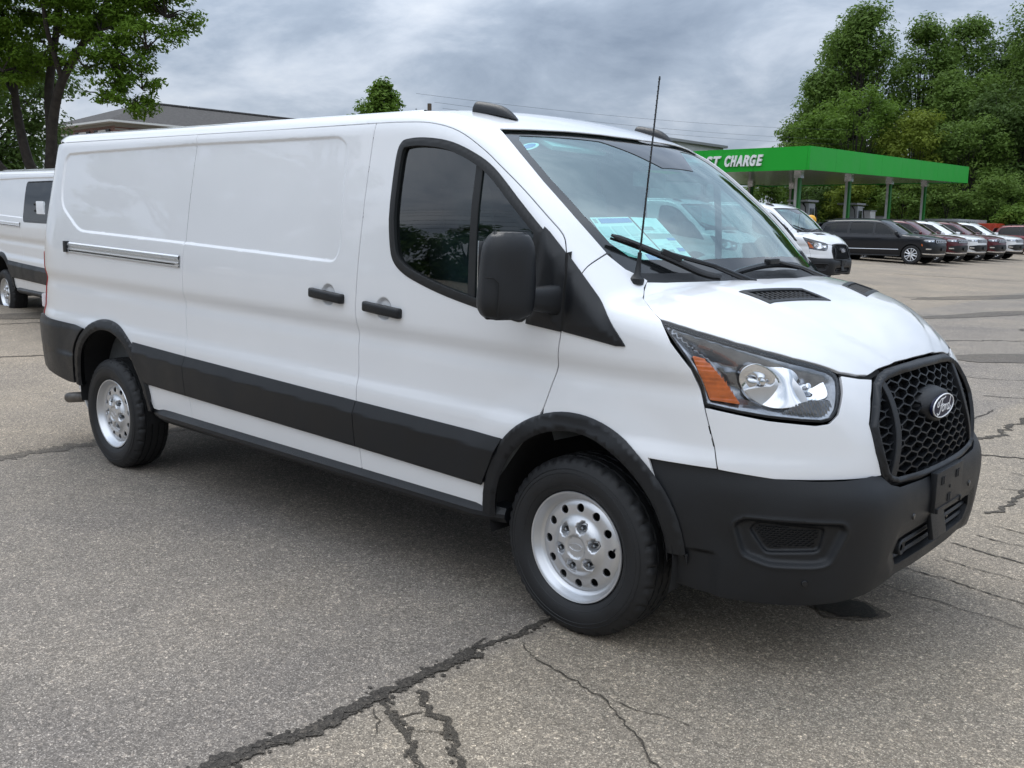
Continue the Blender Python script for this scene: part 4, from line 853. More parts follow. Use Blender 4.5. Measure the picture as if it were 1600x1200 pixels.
    for wh in 'FR':
        o_, i_ = arch(wh, 1), arch(wh, 0)
        cx, cz = (.008, .40) if wh == 'F' else (-3.69, .475)
        mid = arch(wh, .5)
        off_ = lambda u, v, mid=o_, inn=i_: .004+.015*np.clip(1/.016*-1*0+0, 0, 1)+.014*sstep(0, .014, -sdpoly(np.concatenate([o_, i_[::-1]]), u, v))
        segs = [(0, len(o_))] if wh == 'R' else [(0, int(np.argmin(np.abs(o_[:, 0]+.150)+9*(o_[:, 1] < .6)))+1), (int(np.argmin(np.abs(o_[:, 0]+.150)+9*(o_[:, 1] < .6))), len(o_))]
        for (a, b), key in zip(segs, ['door', 'fender'] if wh == 'F' else ['quarter']):
            oo = o_[a:b]; ii = i_[a:b]
            oo = oo[oo[:, 1] >= .40]; ii = ii[ii[:, 1] >= .38]
            # feet
            lo = .41
            if wh == 'R': lo = .505
            if a == 0:
                oo = oo[oo[:, 1] > lo]; ii = ii[ii[:, 1] > lo]; oo = cat3([(oo[0][0], lo)], oo); ii = cat3([(ii[0][0], lo-.01)], ii); lo = .41
            if b == len(o_): oo = cat3(oo, [(oo[-1][0], lo+.03)]); ii = cat3(ii, [(ii[-1][0], lo+.03)])
            patch('arch_flare', D_SIDE, S(*oo, *ii[::-1]), 'plastic', parts[key][0], off=off_, rim=.055, res=.016, gap=.002, mirror=parts[key][1])
    # sill step
    for sg in (1, -1):
        V = []; xs = np.linspace(-3.22, -.36, 40)
        prof = [(-.90, .035), (-.985, .030), (-1.0, .012), (-1.012, -.002), (-1.012, -.022), (-.98, -.050), (-.90, -.055)]
        for x in xs:
            e = min(1, (x+3.22)/.25+.35, (-.36-x)/.2+.4)
            for y, z in prof: V.append((x, sg*(y if y > -.95 else -.95+(y+.95)*e), sill(x)+z*(.6+.4*e)-.012))
        m = len(prof); Fc = [(i*m+j, i*m+j+1, (i+1)*m+j+1, (i+1)*m+j) for i in range(len(xs)-1) for j in range(m-1)]+[tuple(range(m)), tuple(range((len(xs)-1)*m, len(xs)*m))]
        o = pyobj('sill_step', V, Fc, 'plastic', root); o.data.set_sharp_from_angle(angle=R(28))
    # ---------------- bonnet
    fe_ = [(.60, 1.093), (.52, 1.078), (.46, 1.073), (.36, 1.090), (.25, 1.097), (.12, 1.101), (0, 1.102)]
    front = Nn(*fe_)
    hl_top = Nn((1.230, 1.264), (1.166, 1.249), (1.100, 1.231), (1.036, 1.215), (.973, 1.197), (.877, 1.172), (.778, 1.146), (.708, 1.129), (.644, 1.110))
    hr = cat3(Tt(*HOOD_REAR[::-1]), Tt((.165, -.80), (.197, -.852)), S((.30, 1.283)), hl_top, front)
    hood = cat3(hr, sym(hr[::-1])[1:-1])
    vent = [(.410, -.515), (.395, -.46), (.50, -.205), (.53, -.185), (.622, -.20), (.612, -.25), (.545, -.495), (.53, -.52)]
    vent = np.array([(.415, -.53), (.505, -.20), (.615, -.185), (.535, -.525)])
    hd = patch('bonnet', D_TOP, resample(hood, .03), P, root, res=.017, gap=.0026, holes=[Tt(*vent), sym(Tt(*vent))])[0]
    for sg in (1, -1):
        vp = vent*[1, sg]
        b = patch('vent_frame', D_TOP, inset(vp, -.003), 'plastic', hd, holes=[inset(vp, .014)], is2d=True, off=.003, rim=.02, res=.015, gap=0)[0]
        patch('vent_backing', D_TOP, vp, 'hole', b, is2d=True, off=-.022, rim=0, res=.08, gap=0)
        bm = bmesh.new(); P4 = inset(vp, .010)
        for i in range(1, 12):
            t = i/12; a = P4[0]+(P4[1]-P4[0])*t; c = P4[3]+(P4[2]-P4[3])*t; A, C_ = Tt(a, c); bm_tube(bm, [A-[0, 0, .006], C_-[0, 0, .006]], .0032, 4)
        for i in range(1, 5):
            t = i/5; a = P4[0]+(P4[3]-P4[0])*t; c = P4[1]+(P4[2]-P4[1])*t; A, C_ = Tt(a, c); bm_tube(bm, [A-[0, 0, .006], C_-[0, 0, .006]], .0032, 4)
        bmobj('vent_grid', bm, 'plastic', b, 40)
    ribbon('bonnet_seal', D_NOSE, Nn(*[(s, z) for s, z in fe_[:4]]), w=.025, off=-.012)
    # ---------------- windscreen, cowl
    wsr = np.concatenate([WS_T, WS_R, WS_B]); ws = np.concatenate([wsr, sym(wsr[::-1])[:-1]])
    g = patch('windscreen', D_TOP, inset(ws, .003), 'glass_front', root, is2d=True, off=-.018, rim=.004, res=.022, gap=0)[0]
    inn = inset(resample(ws, .03), .040); 
    keep = []
    inn = np.array([(-.37, 0), (-.385, -.18), (-.415, -.34), (-.47, -.556), (-.51, -.67), (-.53, -.72), (-.50, -.755), (-.40, -.79), (-.282, -.805), (-.118, -.808), (0.0, -.787), (.06, -.75), (.095, -.70), (.135, -.6), (.185, -.45), (.215, -.28), (.235, -.1)])
    inn[:4, 0] += 0
    inn = np.concatenate([inn, sym(inn[::-1])[:-1]])
    # black ceramic border, with the wider camera patch at the top middle
    cp = np.array([(-.37, 0), (-.20, -.0), (-.20, -.14), (-.29, -.22), (-.385, -.30)])
    inn2 = np.concatenate([[(-.20, 0), (-.20, -.13), (-.30, -.22), (-.402, -.33)], [p for p in inn[:17] if p[1] < -.4 or p[0] > 0]])
    inn2 = np.concatenate([inn2, sym(inn2[::-1])[:-1]])
    patch('ceramic_border', D_TOP, inset(ws, .006), 'frit', g, is2d=True, holes=[inn2], off=-.0155, rim=.002, res=.02, gap=0, rbevel=.0006)
    cw = cat3(Tt(*(HOOD_REAR+[.03, 0])), Tt(*(sym(HOOD_REAR[::-1]+[.03, 0])[1:])), sym(Tt((.11, -.775), (.16, -.66), (.235, -.45), (.275, -.25), (.29, 0))), Tt((.275, -.25), (.235, -.45), (.16, -.66), (.11, -.775)))
    patch('cowl', D_TOP, resample(cw, .03), 'plastic', root, off=-.012, rim=.01, res=.03, gap=0)
    # wipers: arm, blade
    def wiper(p0, p1, pv):
        A, B = Tt(p0, p1); pts = Tt(*[(p0[0]+(p1[0]-p0[0])*t, p0[1]+(p1[1]-p0[1])*t) for t in np.linspace(0, 1, 16)])
        up = np.array([.35, 0, .94]); pts = pts+up*.022
        w = tube('wiper_blade', pts, [.006]+[.011]*14+[.006], 'plastic_gloss', root, 6)
        bm = bmesh.new(); bm_tube(bm, pts-up*.013, .005, 4); bmobj('wiper_rubber', bm, 'seal', w)
        m_ = pts[8]; pv3 = Tt(pv)[0]+np.array([-.02, 0, -.004])
        tube('wiper_arm', [pv3, pv3*.5+(m_+up*.012)*.5+up*.012, m_+up*.016], [.013, .010, .008], 'plastic_gloss', w, 8)
        bm = bmesh.new(); d = Vector(pts[9]-pts[7]).normalized(); rot = d.to_track_quat('X', 'Z').to_matrix()
        bm_box(bm, Vector(m_+up*.012), (.085, .03, .022), rot, .006, 2); bmobj('wiper_clip', bm, 'plastic', w, 45)
        lathe('wiper_pivot', [(0, .012), (.014, .010), (.018, .0), (.018, -.03)], 'plastic', w, n=16, axis='z').location = tuple(pv3)
    wiper((-.005, -.795), (.285, -.46), (.365, -.30)); wiper((.287, -.37), (.29, .22), (.355, .42))
    return root, parts, hd
def hexgrid(poly, cw, ch):
    """edges of a stretched honeycomb inside a 2D polygon"""
    lo, hi = poly.min(0), poly.max(0); E_ = {}
    j = 0; y = lo[1]-ch
    while y < hi[1]+ch:
        x = lo[0]-cw+(cw*.5 if j % 2 else 0)
        while x < hi[0]+cw:
            hx = [(x-cw*.5, y-ch*.17), (x-cw*.22, y-ch*.5), (x+cw*.22, y-ch*.5), (x+cw*.5, y-ch*.17), (x+cw*.5, y+ch*.17), (x+cw*.22, y+ch*.5), (x-cw*.22, y+ch*.5), (x-cw*.5, y+ch*.17)]
            hx = [(x-cw*.5, y-ch*.17), (x, y-ch*.5), (x+cw*.5, y-ch*.17), (x+cw*.5, y+ch*.17), (x, y+ch*.5), (x-cw*.5, y+ch*.17)]
            for a, b in zip(hx, hx[1:]+hx[:1]):
                ka, kb = (round(a[0], 4), round(a[1], 4)), (round(b[0], 4), round(b[1], 4)); E_[tuple(sorted((ka, kb)))] = 1
            x += cw
        y += ch*.67; j += 1
    P_ = [(np.array(a), np.array(b)) for a, b in E_]
    m = np.array([(a+b)/2 for a, b in P_]); k = sdpoly(poly, m[:, 0], m[:, 1]) < .002
    return [p for p, q in zip(P_, k) if q]
def rib_mesh(name, dom, edges, w, off, depth, mat, parent):
    A = np.array([a for a, b in edges]); B = np.array([b for a, b in edges]); t = B-A; L = np.linalg.norm(t, axis=1, keepdims=True); t = t/L; n_ = np.stack([-t[:, 1], t[:, 0]], 1)*w/2; A = A-t*w*.3; B = B+t*w*.3
    def m3(q, o): X = dom.at(q[:, 0], q[:, 1]); return X+grad(X, dom.fn)*o
    c = [m3(A+n_, off), m3(B+n_, off), m3(B-n_, off), m3(A-n_, off), m3(A+n_, off-depth), m3(B+n_, off-depth), m3(B-n_, off-depth), m3(A-n_, off-depth)]
    V = np.stack(c, 1).reshape(-1, 3); Fc = []
    for i in range(len(A)): k = 8*i; Fc += [(k, k+3, k+2, k+1), (k, k+1, k+5, k+4), (k+3, k+7, k+6, k+2)]
    return pyobj(name, V, Fc, mat, parent, smooth=False)
def script_logo(parent, k=1.0):
    """white looping script on the oval, drawn as pen strokes (local x right, y up, unit = oval half width)"""
    st = [[(-.50, .30), (-.62, .18), (-.60, .02), (-.48, .05), (-.42, .25), (-.28, .38), (.02, .40), (.16, .46)],
          [(-.12, .38), (-.22, .12), (-.30, -.15), (-.40, -.36), (-.56, -.40), (-.64, -.28)], [(-.34, .04), (-.20, .06), (-.06, .10)],
          [(-.02, .02), (-.14, -.06), (-.14, -.22), (-.04, -.28), (.06, -.18), (.06, -.04), (-.02, .02), (.08, .04), (.18, .02)],
          [(.18, .04), (.20, -.10), (.16, -.28)], [(.19, -.12), (.26, .0), (.33, .04)],
          [(.56, .0), (.46, .04), (.38, -.08), (.38, -.24), (.48, -.28), (.56, -.14), (.62, .14), (.68, .40)], [(.57, -.12), (.57, -.28), (.68, -.24), (.76, -.12)]]
    bm = bmesh.new()
    for s in st:
        p = catmull(s, 5); bm_tube(bm, [(q[0]*k, q[1]*k, 0) for q in p], [.026*k]+[.036*k]*(len(p)-2)+[.026*k], 6)
    return bmobj('emblem_script', bm, 'white_print', parent, 50)

def van_front(root, parts, hd):
    P = 'paint_white'
    # white upper fascia between lamp, grille and bumper
    _e = D_NOSE.proj(S(*[(np.interp(z, [.763, .84, .981], [.581, .56, .518]), z) for z in np.linspace(.763, .972, 9)]))
    fa = np.array([*_e, (.869, .938), (.72, .924), (.678, .930), (.645, .960), (.613, 1.035), (.602, 1.083), (.52, 1.068), (.448, 1.060), (.49, 1.0), (.522, .92), (.50, .83), (.47, .735), (.629, .738), (.844, .741)])
    patch('front_fascia', D_NOSE, resample(fa, .03), P, root, is2d=True, res=.025, gap=.002, mirror=True)
    # ---- head lamp
    hl = np.array([(1.228, 1.260), (1.180, 1.201), (1.139, 1.147), (1.110, 1.103), (1.083, 1.043), (1.064, .981), (.96, .962), (.869, .949), (.76, .939), (.70, .936), (.668, .945), (.645, .975), (.625, 1.035), (.617, 1.075), (.624, 1.092), (.644, 1.107), (.708, 1.126), (.778, 1.143), (.877, 1.169), (.973, 1.194), (1.036, 1.212), (1.100, 1.228), (1.166, 1.246)])
    for sg in (1, -1):
        flip = (1, sg, 1)
        hs = patch('headlamp', D_NOSE, inset(hl, .002), 'plastic_gloss', root, is2d=True, holes=[inset(hl, .0075)], off=-.002, rim=.05, res=.010, gap=0)[0]; hs.scale = flip
        dep = lambda u, v: -.012-.06*sstep(.0, .07, -sdpoly(hl, u, v))-.0012*np.sin((u*1.0+v*.6)*110)*sstep(1.02, 1.06, v)*sstep(.93, .97, u)
        patch('lamp_bowl', D_NOSE, inset(hl, .004), 'lamp_dark', hs, is2d=True, off=dep, rim=0, res=.012, gap=0)
        am = np.array([(1.112, 1.150), (1.075, 1.143), (1.05, 1.118), (1.0, 1.05), (.955, .992), (1.05, 1.0), (1.085, 1.08)])
        patch('amber_reflector', D_NOSE, roundpoly(am, .006, 3), 'amber', hs, is2d=True, off=lambda u, v: -.014-.0015*np.abs(np.sin(v*220)), rim=.02, res=.008, gap=0)
        lw = np.array([(.83, .962), (.73, .952), (.675, .955), (.655, .985), (.66, 1.01), (.73, 1.012), (.78, .995)])
        patch('lower_lamp', D_NOSE, roundpoly(lw, .006, 3), 'lamp_dark', hs, is2d=True, off=lambda u, v: -.022-.0035*np.sin((u-v*.3)*520), rim=.01, res=.0045, gap=0)
        # pill shaped chrome bowl with two hollows, a leaf between them
        pill = catmull([(.958, 1.070), (.945, 1.118), (.90, 1.142), (.82, 1.136), (.74, 1.122), (.675, 1.105), (.655, 1.07), (.66, 1.03), (.70, 1.015), (.745, 1.0), (.81, .985), (.86, .986), (.915, 1.01), (.945, 1.035)], 4, closed=True)
        patch('reflector_bowl', D_NOSE, pill, 'chrome', hs, is2d=True, off=lambda u, v: -.020-.050*np.exp(-((u-.89)**2/.0045+(v-1.07)**2/.004))-.045*np.exp(-((u-.715)**2/.003+(v-1.065)**2/.003))+.004*np.round(np.sin(u*40)*1.4)*0, rim=.02, res=.009, gap=0)
        for s_, z_ in ((.885, 1.068), (.728, 1.066)):
            c = Nn((s_, z_))[0]; n_ = grad(c[None])[0]; o = lathe('bulb_shield', [(0, .014), (.010, .012), (.015, 0), (.015, -.04)], 'chrome', hs, n=16, axis='x'); o.rotation_mode = 'QUATERNION'; o.rotation_quaternion = Vector(n_).to_track_quat('X', 'Z'); o.location = Vector(c)-Vector(n_)*.038
        leaf = np.array([(.835, 1.135), (.795, 1.132), (.745, 1.03), (.735, .998), (.80, .985), (.87, .985), (.92, 1.012), (.945, 1.035), (.90, 1.045), (.85, 1.05), (.835, 1.08)])
        patch('reflector_leaf', D_NOSE, roundpoly(leaf, .02, 4), 'silver', hs, is2d=True, off=lambda u, v: -.024-.018*np.cos((u-.83)*16)**2, rim=.02, res=.010, gap=0)
        patch('lamp_lens', D_NOSE, inset(hl, .006), 'lens', hs, is2d=True, off=-.002, rim=0, res=.03, gap=0)
    # ---- grille
    gh = np.array([(0, 1.093), (.20, 1.090), (.345, 1.083), (.40, 1.070), (.448, 1.045), (.49, .98), (.520, .91), (.50, .82), (.468, .735), (.44, .705), (.39, .688), (.20, .680), (0, .678)])
    go = np.concatenate([gh, gh[::-1][1:-1]*[-1, 1]]); gi = inset(resample(go, .02), .030)
    gi_ = gi; 
    fr = patch('grille_frame', D_NOSE, resample(go, .02), 'plastic', root, is2d=True, holes=[gi_], off=lambda u, v: .004+.014*sstep(0, .014, -sdpoly(go, u, v))-.014*sstep(.020, .034, -sdpoly(go, u, v)), rim=.05, res=.010, gap=0)[0]
    patch('grille_backing', D_NOSE, gi_, 'hole', fr, is2d=True, off=-.055, rim=0, res=.08, gap=0)
    ed = hexgrid(inset(gi_, -.006), .096, .042)
    rib_mesh('grille_honeycomb', D_NOSE, ed, .0052, -.004, .028, 'plastic', fr)
    for sg in (1, -1):   # upright blades
        bl = catmull([(.405, 1.055), (.375, .98), (.372, .86), (.415, .72)], 6); w = .015
        pb = np.concatenate([bl+[w, 0], bl[::-1]-[w, 0]])*[sg, 1]
        patch('grille_blade', D_NOSE, pb, 'plastic', fr, is2d=True, off=.008, rim=.035, res=.012, gap=0)
    c = Nn((0, .926))[0]
    pod = lathe('emblem_pod', [(0, .030), (.085, .030), (.10, .022), (.115, -.01), (.12, -.05)], 'plastic', fr, n=48, axis='x'); pod.scale = (1, 1.14, .62); pod.location = (c[0]-.008, 0, .926)
    em = thing_mesh_oval('emblem_oval', .120, .0475, .006, 'badge_blue', fr); em.location = (c[0]+.024, 0, .926); em.rotation_euler = (R(90), 0, R(90)); em.scale = (1, 1, 1)
    bm = bmesh.new(); bm_tube(bm, [(.1145*math.cos(a), .0435*math.sin(a), .005) for a in np.linspace(0, 2*math.pi, 48)], .0028, 6, cap=False); ring = bmobj('emblem_ring', bm, 'white_print', fr, 60); ring.location = em.location; ring.rotation_euler = em.rotation_euler
    sc = script_logo(fr, .112); sc.location = (c[0]+.030, 0, .926); sc.rotation_euler = em.rotation_euler; sc.scale = (1, .66, .15)
    # ---- front bumper
    top_ = [(1.282, .786), (1.10, .770), (1.013, .763), (.92, .751), (.844, .741), (.73, .737), (.629, .738), (.52, .742), (.478, .735), (.445, .704), (.39, .686), (.20, .678)]
    bot_ = [(.20, .335), (.34, .345), (.45, .335), (.55, .318), (.642, .302), (.73, .292), (.85, .290), (.955, .293), (1.06, .302), (1.135, .318), (1.145, .40), (1.155, .47), (1.18, .55), (1.235, .66), (1.272, .735)]
    bp = np.array(top_+[(0, .676)]+[(-a, b) for a, b in top_[::-1]]+[(-a, b) for a, b in bot_[::-1]]+[(0, .332)]+bot_)
    fog = roundpoly(np.array([(.958, .575), (.925, .598), (.645, .592), (.630, .572), (.672, .452), (.71, .440), (.845, .437), (.925, .467)]), .02, 4)
    fogi = roundpoly(np.array([(.912, .558), (.885, .584), (.688, .570), (.70, .486), (.858, .474)]), .015, 4)
    low = np.array([(.375, .492), (.33, .497), (0, .500), (-.33, .497), (-.375, .492), (-.40, .44), (-.362, .385), (-.33, .378), (0, .372), (.33, .378), (.362, .385), (.40, .44)])
    def boff(u, v):
        a = np.abs(u); d = sdpoly(fog, a, v); di = sdpoly(fogi, a, v)
        o = .0-.022*sstep(.008, -.012, d)+.010*np.exp(-((d)/.012)**2)*.5-.020*sstep(.006, -.006, di)
        o = o-.014*sstep(.004, -.004, v-(.470-.10*(1.16-a)))*sstep(.985, 1.03, a)               # step behind the wheel
        dl = sdpoly(low, a, v); o = o-.010*sstep(.05, .0, dl)
        o = o+.010*sstep(.50, .56, v)*sstep(.44, .38, a)*0
        o = o-.014*sstep(.40, .30, v)*sstep(.62, .30, a)
        return o
    bo = patch('front_bumper', D_BUMP, resample(bp, .02), 'plastic', root, is2d=True, holes=[low], off=boff, rim=.05, res=.0125, gap=0, feat=[(q*[s_, 1], .012, (-.011, -.0055, 0, .0055, .011)) for q in (fog, fogi) for s_ in (1, -1)])[0]
    patch('intake_backing', D_BUMP, inset(low, -.01), 'hole', bo, is2d=True, off=-.07, rim=0, res=.06, gap=0)
    for z_ in (.412, .452):
        pts = on(D_BUMP, *[(s, z_) for s in np.linspace(-.39, .39, 24)])-[.035, 0, 0]; tube('intake_bar', pts, .011, 'plastic', bo, 6)
    rib_mesh('fog_mesh', D_BUMP, [e for e in hexgrid(inset(fogi, .016), .018, .012)], .0022, -.036, .004, 'plastic', bo)
    m = rib_mesh('fog_mesh', D_BUMP, [(a*[-1, 1], b*[-1, 1]) for a, b in hexgrid(inset(fogi, .016), .018, .012)], .0022, -.036, .004, 'plastic', bo)
    for s_ in (.738, -.738, .30, -.30):
        c = on(D_BUMP, (s_, .378 if abs(s_) > .5 else .562))[0]; n_ = Vector(grad(c[None], FB)[0])
        o = lathe('parking_sensor', [(0, .003), (.010, .003), (.012, 0), (.013, -.012)], 'plastic_gloss', bo, n=16, axis='x'); o.rotation_mode = 'QUATERNION'; o.rotation_quaternion = n_.to_track_quat('X', 'Z'); o.location = Vector(c)+n_*.002
    c = on(D_BUMP, (.345, .452))[0]; o = lathe('tow_eye_cap', [(.012, .0), (.024, .004), (.028, 0), (.028, -.03)], 'plastic', bo, n=20, axis='x'); o.location = (c[0]-.006, c[1], c[2])
    # ---- plate bracket
    br = box('plate_bracket', (1.052, 0, .615), (.026, .31, .155), 'plastic', root, bevel=.006)
    for y_, z_ in ((-.085, .655), (.085, .655), (0, .575)):
        b = box('bracket_slot', (1.0655, y_, z_), (.004, .040, .030), 'hole', br)
        b = box('bracket_tab', (1.066, y_+.012, z_), (.006, .016, .028), 'plastic', br, bevel=.001)
    lathe('bracket_hole', [(0, .002), (.006, .002), (.007, 0)], 'hole', br, n=10, axis='x').location = (1.066, 0, .618)
    for y_ in (-.135, .135): box('bracket_lug', (1.066, y_, .545), (.014, .018, .02), 'plastic', br, bevel=.004)
    box('bracket_bar', (1.064, 0, .548), (.010, .28, .012), 'plastic', br, bevel=.003)
    box('bracket_tail', (1.040, -.05, .49), (.02, .15, .13), 'plastic', br, rot=Matrix.Rotation(R(-10), 3, 'Y'), bevel=.006)
    # ---- roof lamps, antenna
    for sg in (1, -1):
        bm = bmesh.new(); rows = []
        for t in np.linspace(0, 1, 22):
            h = .062*(min(1, t/.10))**.5*(1-.15*t)*(1-max(0, (t-.55)/.45)**2.2); w_ = .046*(min(1, t/.08))**.5*(1-max(0, (t-.5)/.5)**2.5*.75); x = -.13+.27*t
            zb = float(Tt((-.765+x, -.622))[0][2]-Tt((-.765, -.622))[0][2])-.012
            rows.append([bm.verts.new((x, w_*math.cos(q), zb+max(0, math.sin(q))**.75*(h+.004))) for q in np.linspace(-.25, math.pi+.25, 18)])
        for r0, r1 in zip(rows, rows[1:]):
            for i in range(17): bm.faces.new((r0[i], r1[i], r1[i+1], r0[i+1]))
        bm.faces.new(rows[0]); bm.faces.new(rows[-1])
        bmesh.ops.scale(bm, vec=(.90, .82, .74), verts=bm.verts); o = bmobj('roof_lamp', bm, 'plastic', root, 50); c = Tt((-.765, -.622))[0]; o.location = (c[0], sg*c[1], c[2]+.008); o.rotation_euler = (0, 0, sg*R(3))
    c = Tt((.126, -.793))[0]; base = lathe('antenna', [(.0, .10), (.008, .098), (.0085, .06), (.013, .02), (.024, .004), (.028, 0), (.026, -.02)], 'plastic', root, n=20, axis='z'); base.location = tuple(c)
    d = Vector((.03, .055, .735)); base.rotation_euler = (R(-4), R(2.4), 0)
    bm = bmesh.new(); bm_tube(bm, [Vector(c)+d*t for t in np.linspace(.1, 1, 40)], [.0042-.0012*t for t in np.linspace(0, 1, 40)], 8)
    ap = [Vector(c)+d*t for t in np.linspace(.14, .985, 260)]
    bm_tube(bm, [p+Vector((math.cos(i*.9), math.sin(i*.9), 0))*.0032 for i, p in enumerate(ap)], .0014, 4)
    bm_tube(bm, [Vector(c)+d*.985, Vector(c)+d*1.0], [.0045, .003], 8)
    w = bmobj('antenna_mast', bm, 'plastic_gloss', root, 60); 
    # ---- mirrors with sail panels
    for sg in (1, -1):
        dr = parts['door'][0 if sg > 0 else 1]; fd = parts['fender'][0 if sg > 0 else 1]
        s1 = np.array([(-.178, 1.580), (-.150, 1.558), (-.074, 1.485), (-.054, 1.40), (-.060, 1.19), (-.235, 1.208), (-.215, 1.33), (-.195, 1.45)])
        o = patch('mirror_sail', D_SIDE, S(*resample(s1, .02)), 'plastic', root, off=lambda u, v: .008+.012*sstep(0, .05, -sdpoly(s1, u, v)), rim=.02, res=.015, gap=.002)[0]; o.scale = (1, sg, 1)
        s2 = np.array([(-.066, 1.480), (-.046, 1.40), (-.050, 1.192), (.06, 1.178), (.19, 1.160), (.232, 1.162), (.215, 1.185), (.08, 1.33)])
        o = patch('fender_sail', D_SIDE, S(*resample(s2, .02)), 'plastic', root, off=lambda u, v: .007+.010*sstep(0, .05, -sdpoly(s2, u, v)), rim=.02, res=.015, gap=.002)[0]; o.scale = (1, sg, 1)
        # housing
        bm = bmesh.new(); n_, m_ = 40, 18; rings = []
        for j in range(m_+1):
            t = j/m_; z = -.150+.315*t
            hw = .114*(1-.15*t)*(1-abs(2*t-1)**6*.34); dp = .062*(1-abs(2*t-1)**6*.45)
            row = []
            for i in range(n_):
                a = 2*math.pi*i/n_; ca, sa = math.cos(a), math.sin(a); p_ = 3.4-.9*t
                rr = (abs(ca)**p_+abs(sa)**p_)**(-1/p_)
                row.append(bm.verts.new((dp*rr*sa-.01*t, -hw*rr*ca+.012*t, z)))
            rings.append(row)
        for r0, r1 in zip(rings, rings[1:]):
            for i in range(n_): bm.faces.new((r0[i], r0[(i+1) % n_], r1[(i+1) % n_], r1[i]))
        bm.faces.new(rings[0][::-1]); bm.faces.new(rings[-1])
        g = bmesh.ops.bevel(bm, geom=list({e for r in (rings[0], rings[-1]) for v in r for e in v.link_edges if e.other_vert(v) in r}), offset=.014, segments=3, affect='EDGES')
        mi = bmobj('mirror_housing', bm, 'plastic', root, 60); mi.location = (-.172, sg*-1.195, 1.392) if sg > 0 else (-.29, 1.09, 1.38); mi.rotation_euler = (0, R(2), sg*R(-24) if sg > 0 else R(84)); mi.scale = (1, sg, 1)
        lens_ = np.array([(.052, -.100), (.056, -.085), (.060, -.03), (.06, .03)])
        bm = bmesh.new()
        hw_ = [(-.13, -.118), (-.02, -.104)]
        bm_tube(bm, [(.064, -.060, -.140), (.066, -.058, -.05), (.0655, -.060, -.012), (.060, -.075, .004), (.045, -.103, .006)], .0022, 5); bmobj('signal_seam', bm, 'seal', mi, 60)
        box('mirror_glass', (-.063, 0, .01), (.004, .175, .24), 'chrome', mi, bevel=.001)
        # arm
        bm = bmesh.new(); sec = []
        for t in np.linspace(0, 1, 7):
            c = np.array([-.150+.055*t, -1.165+.155*t, 1.318-.01*t]); h = .040+.018*t*t; w_ = .036
            sec.append([bm.verts.new((c[0]+w_*ca*((abs(ca)**4+abs(sa)**4)**-.25), c[1]*1, c[2]+h*sa*((abs(ca)**4+abs(sa)**4)**-.25))) for ca, sa in [(math.cos(q), math.sin(q)) for q in np.linspace(0, 2*math.pi, 20, endpoint=False)]])
        for r0, r1 in zip(sec, sec[1:]):
            for i in range(20): bm.faces.new((r0[i], r0[(i+1) % 20], r1[(i+1) % 20], r1[i]))
        o = bmobj('mirror_arm', bm, 'plastic', root, 50); o.scale = (1, sg, 1)
def thing_mesh_oval(name, a, b, h, mat, parent):
    bm = bmesh.new(); n_ = 48; r = []
    for k, (s, z) in enumerate(((1, -h), (1, 0), (.97, h*.6), (.6, h*.95))): r.append([bm.verts.new((a*s*math.cos(q), b*s*math.sin(q), z)) for q in np.linspace(0, 2*math.pi, n_, endpoint=False)])
    for r0, r1 in zip(r, r[1:]):
        for i in range(n_): bm.faces.new((r0[i], r0[(i+1) % n_], r1[(i+1) % n_], r1[i]))
    bm.faces.new(r[-1]); return bmobj(name, bm, mat, parent, 40)

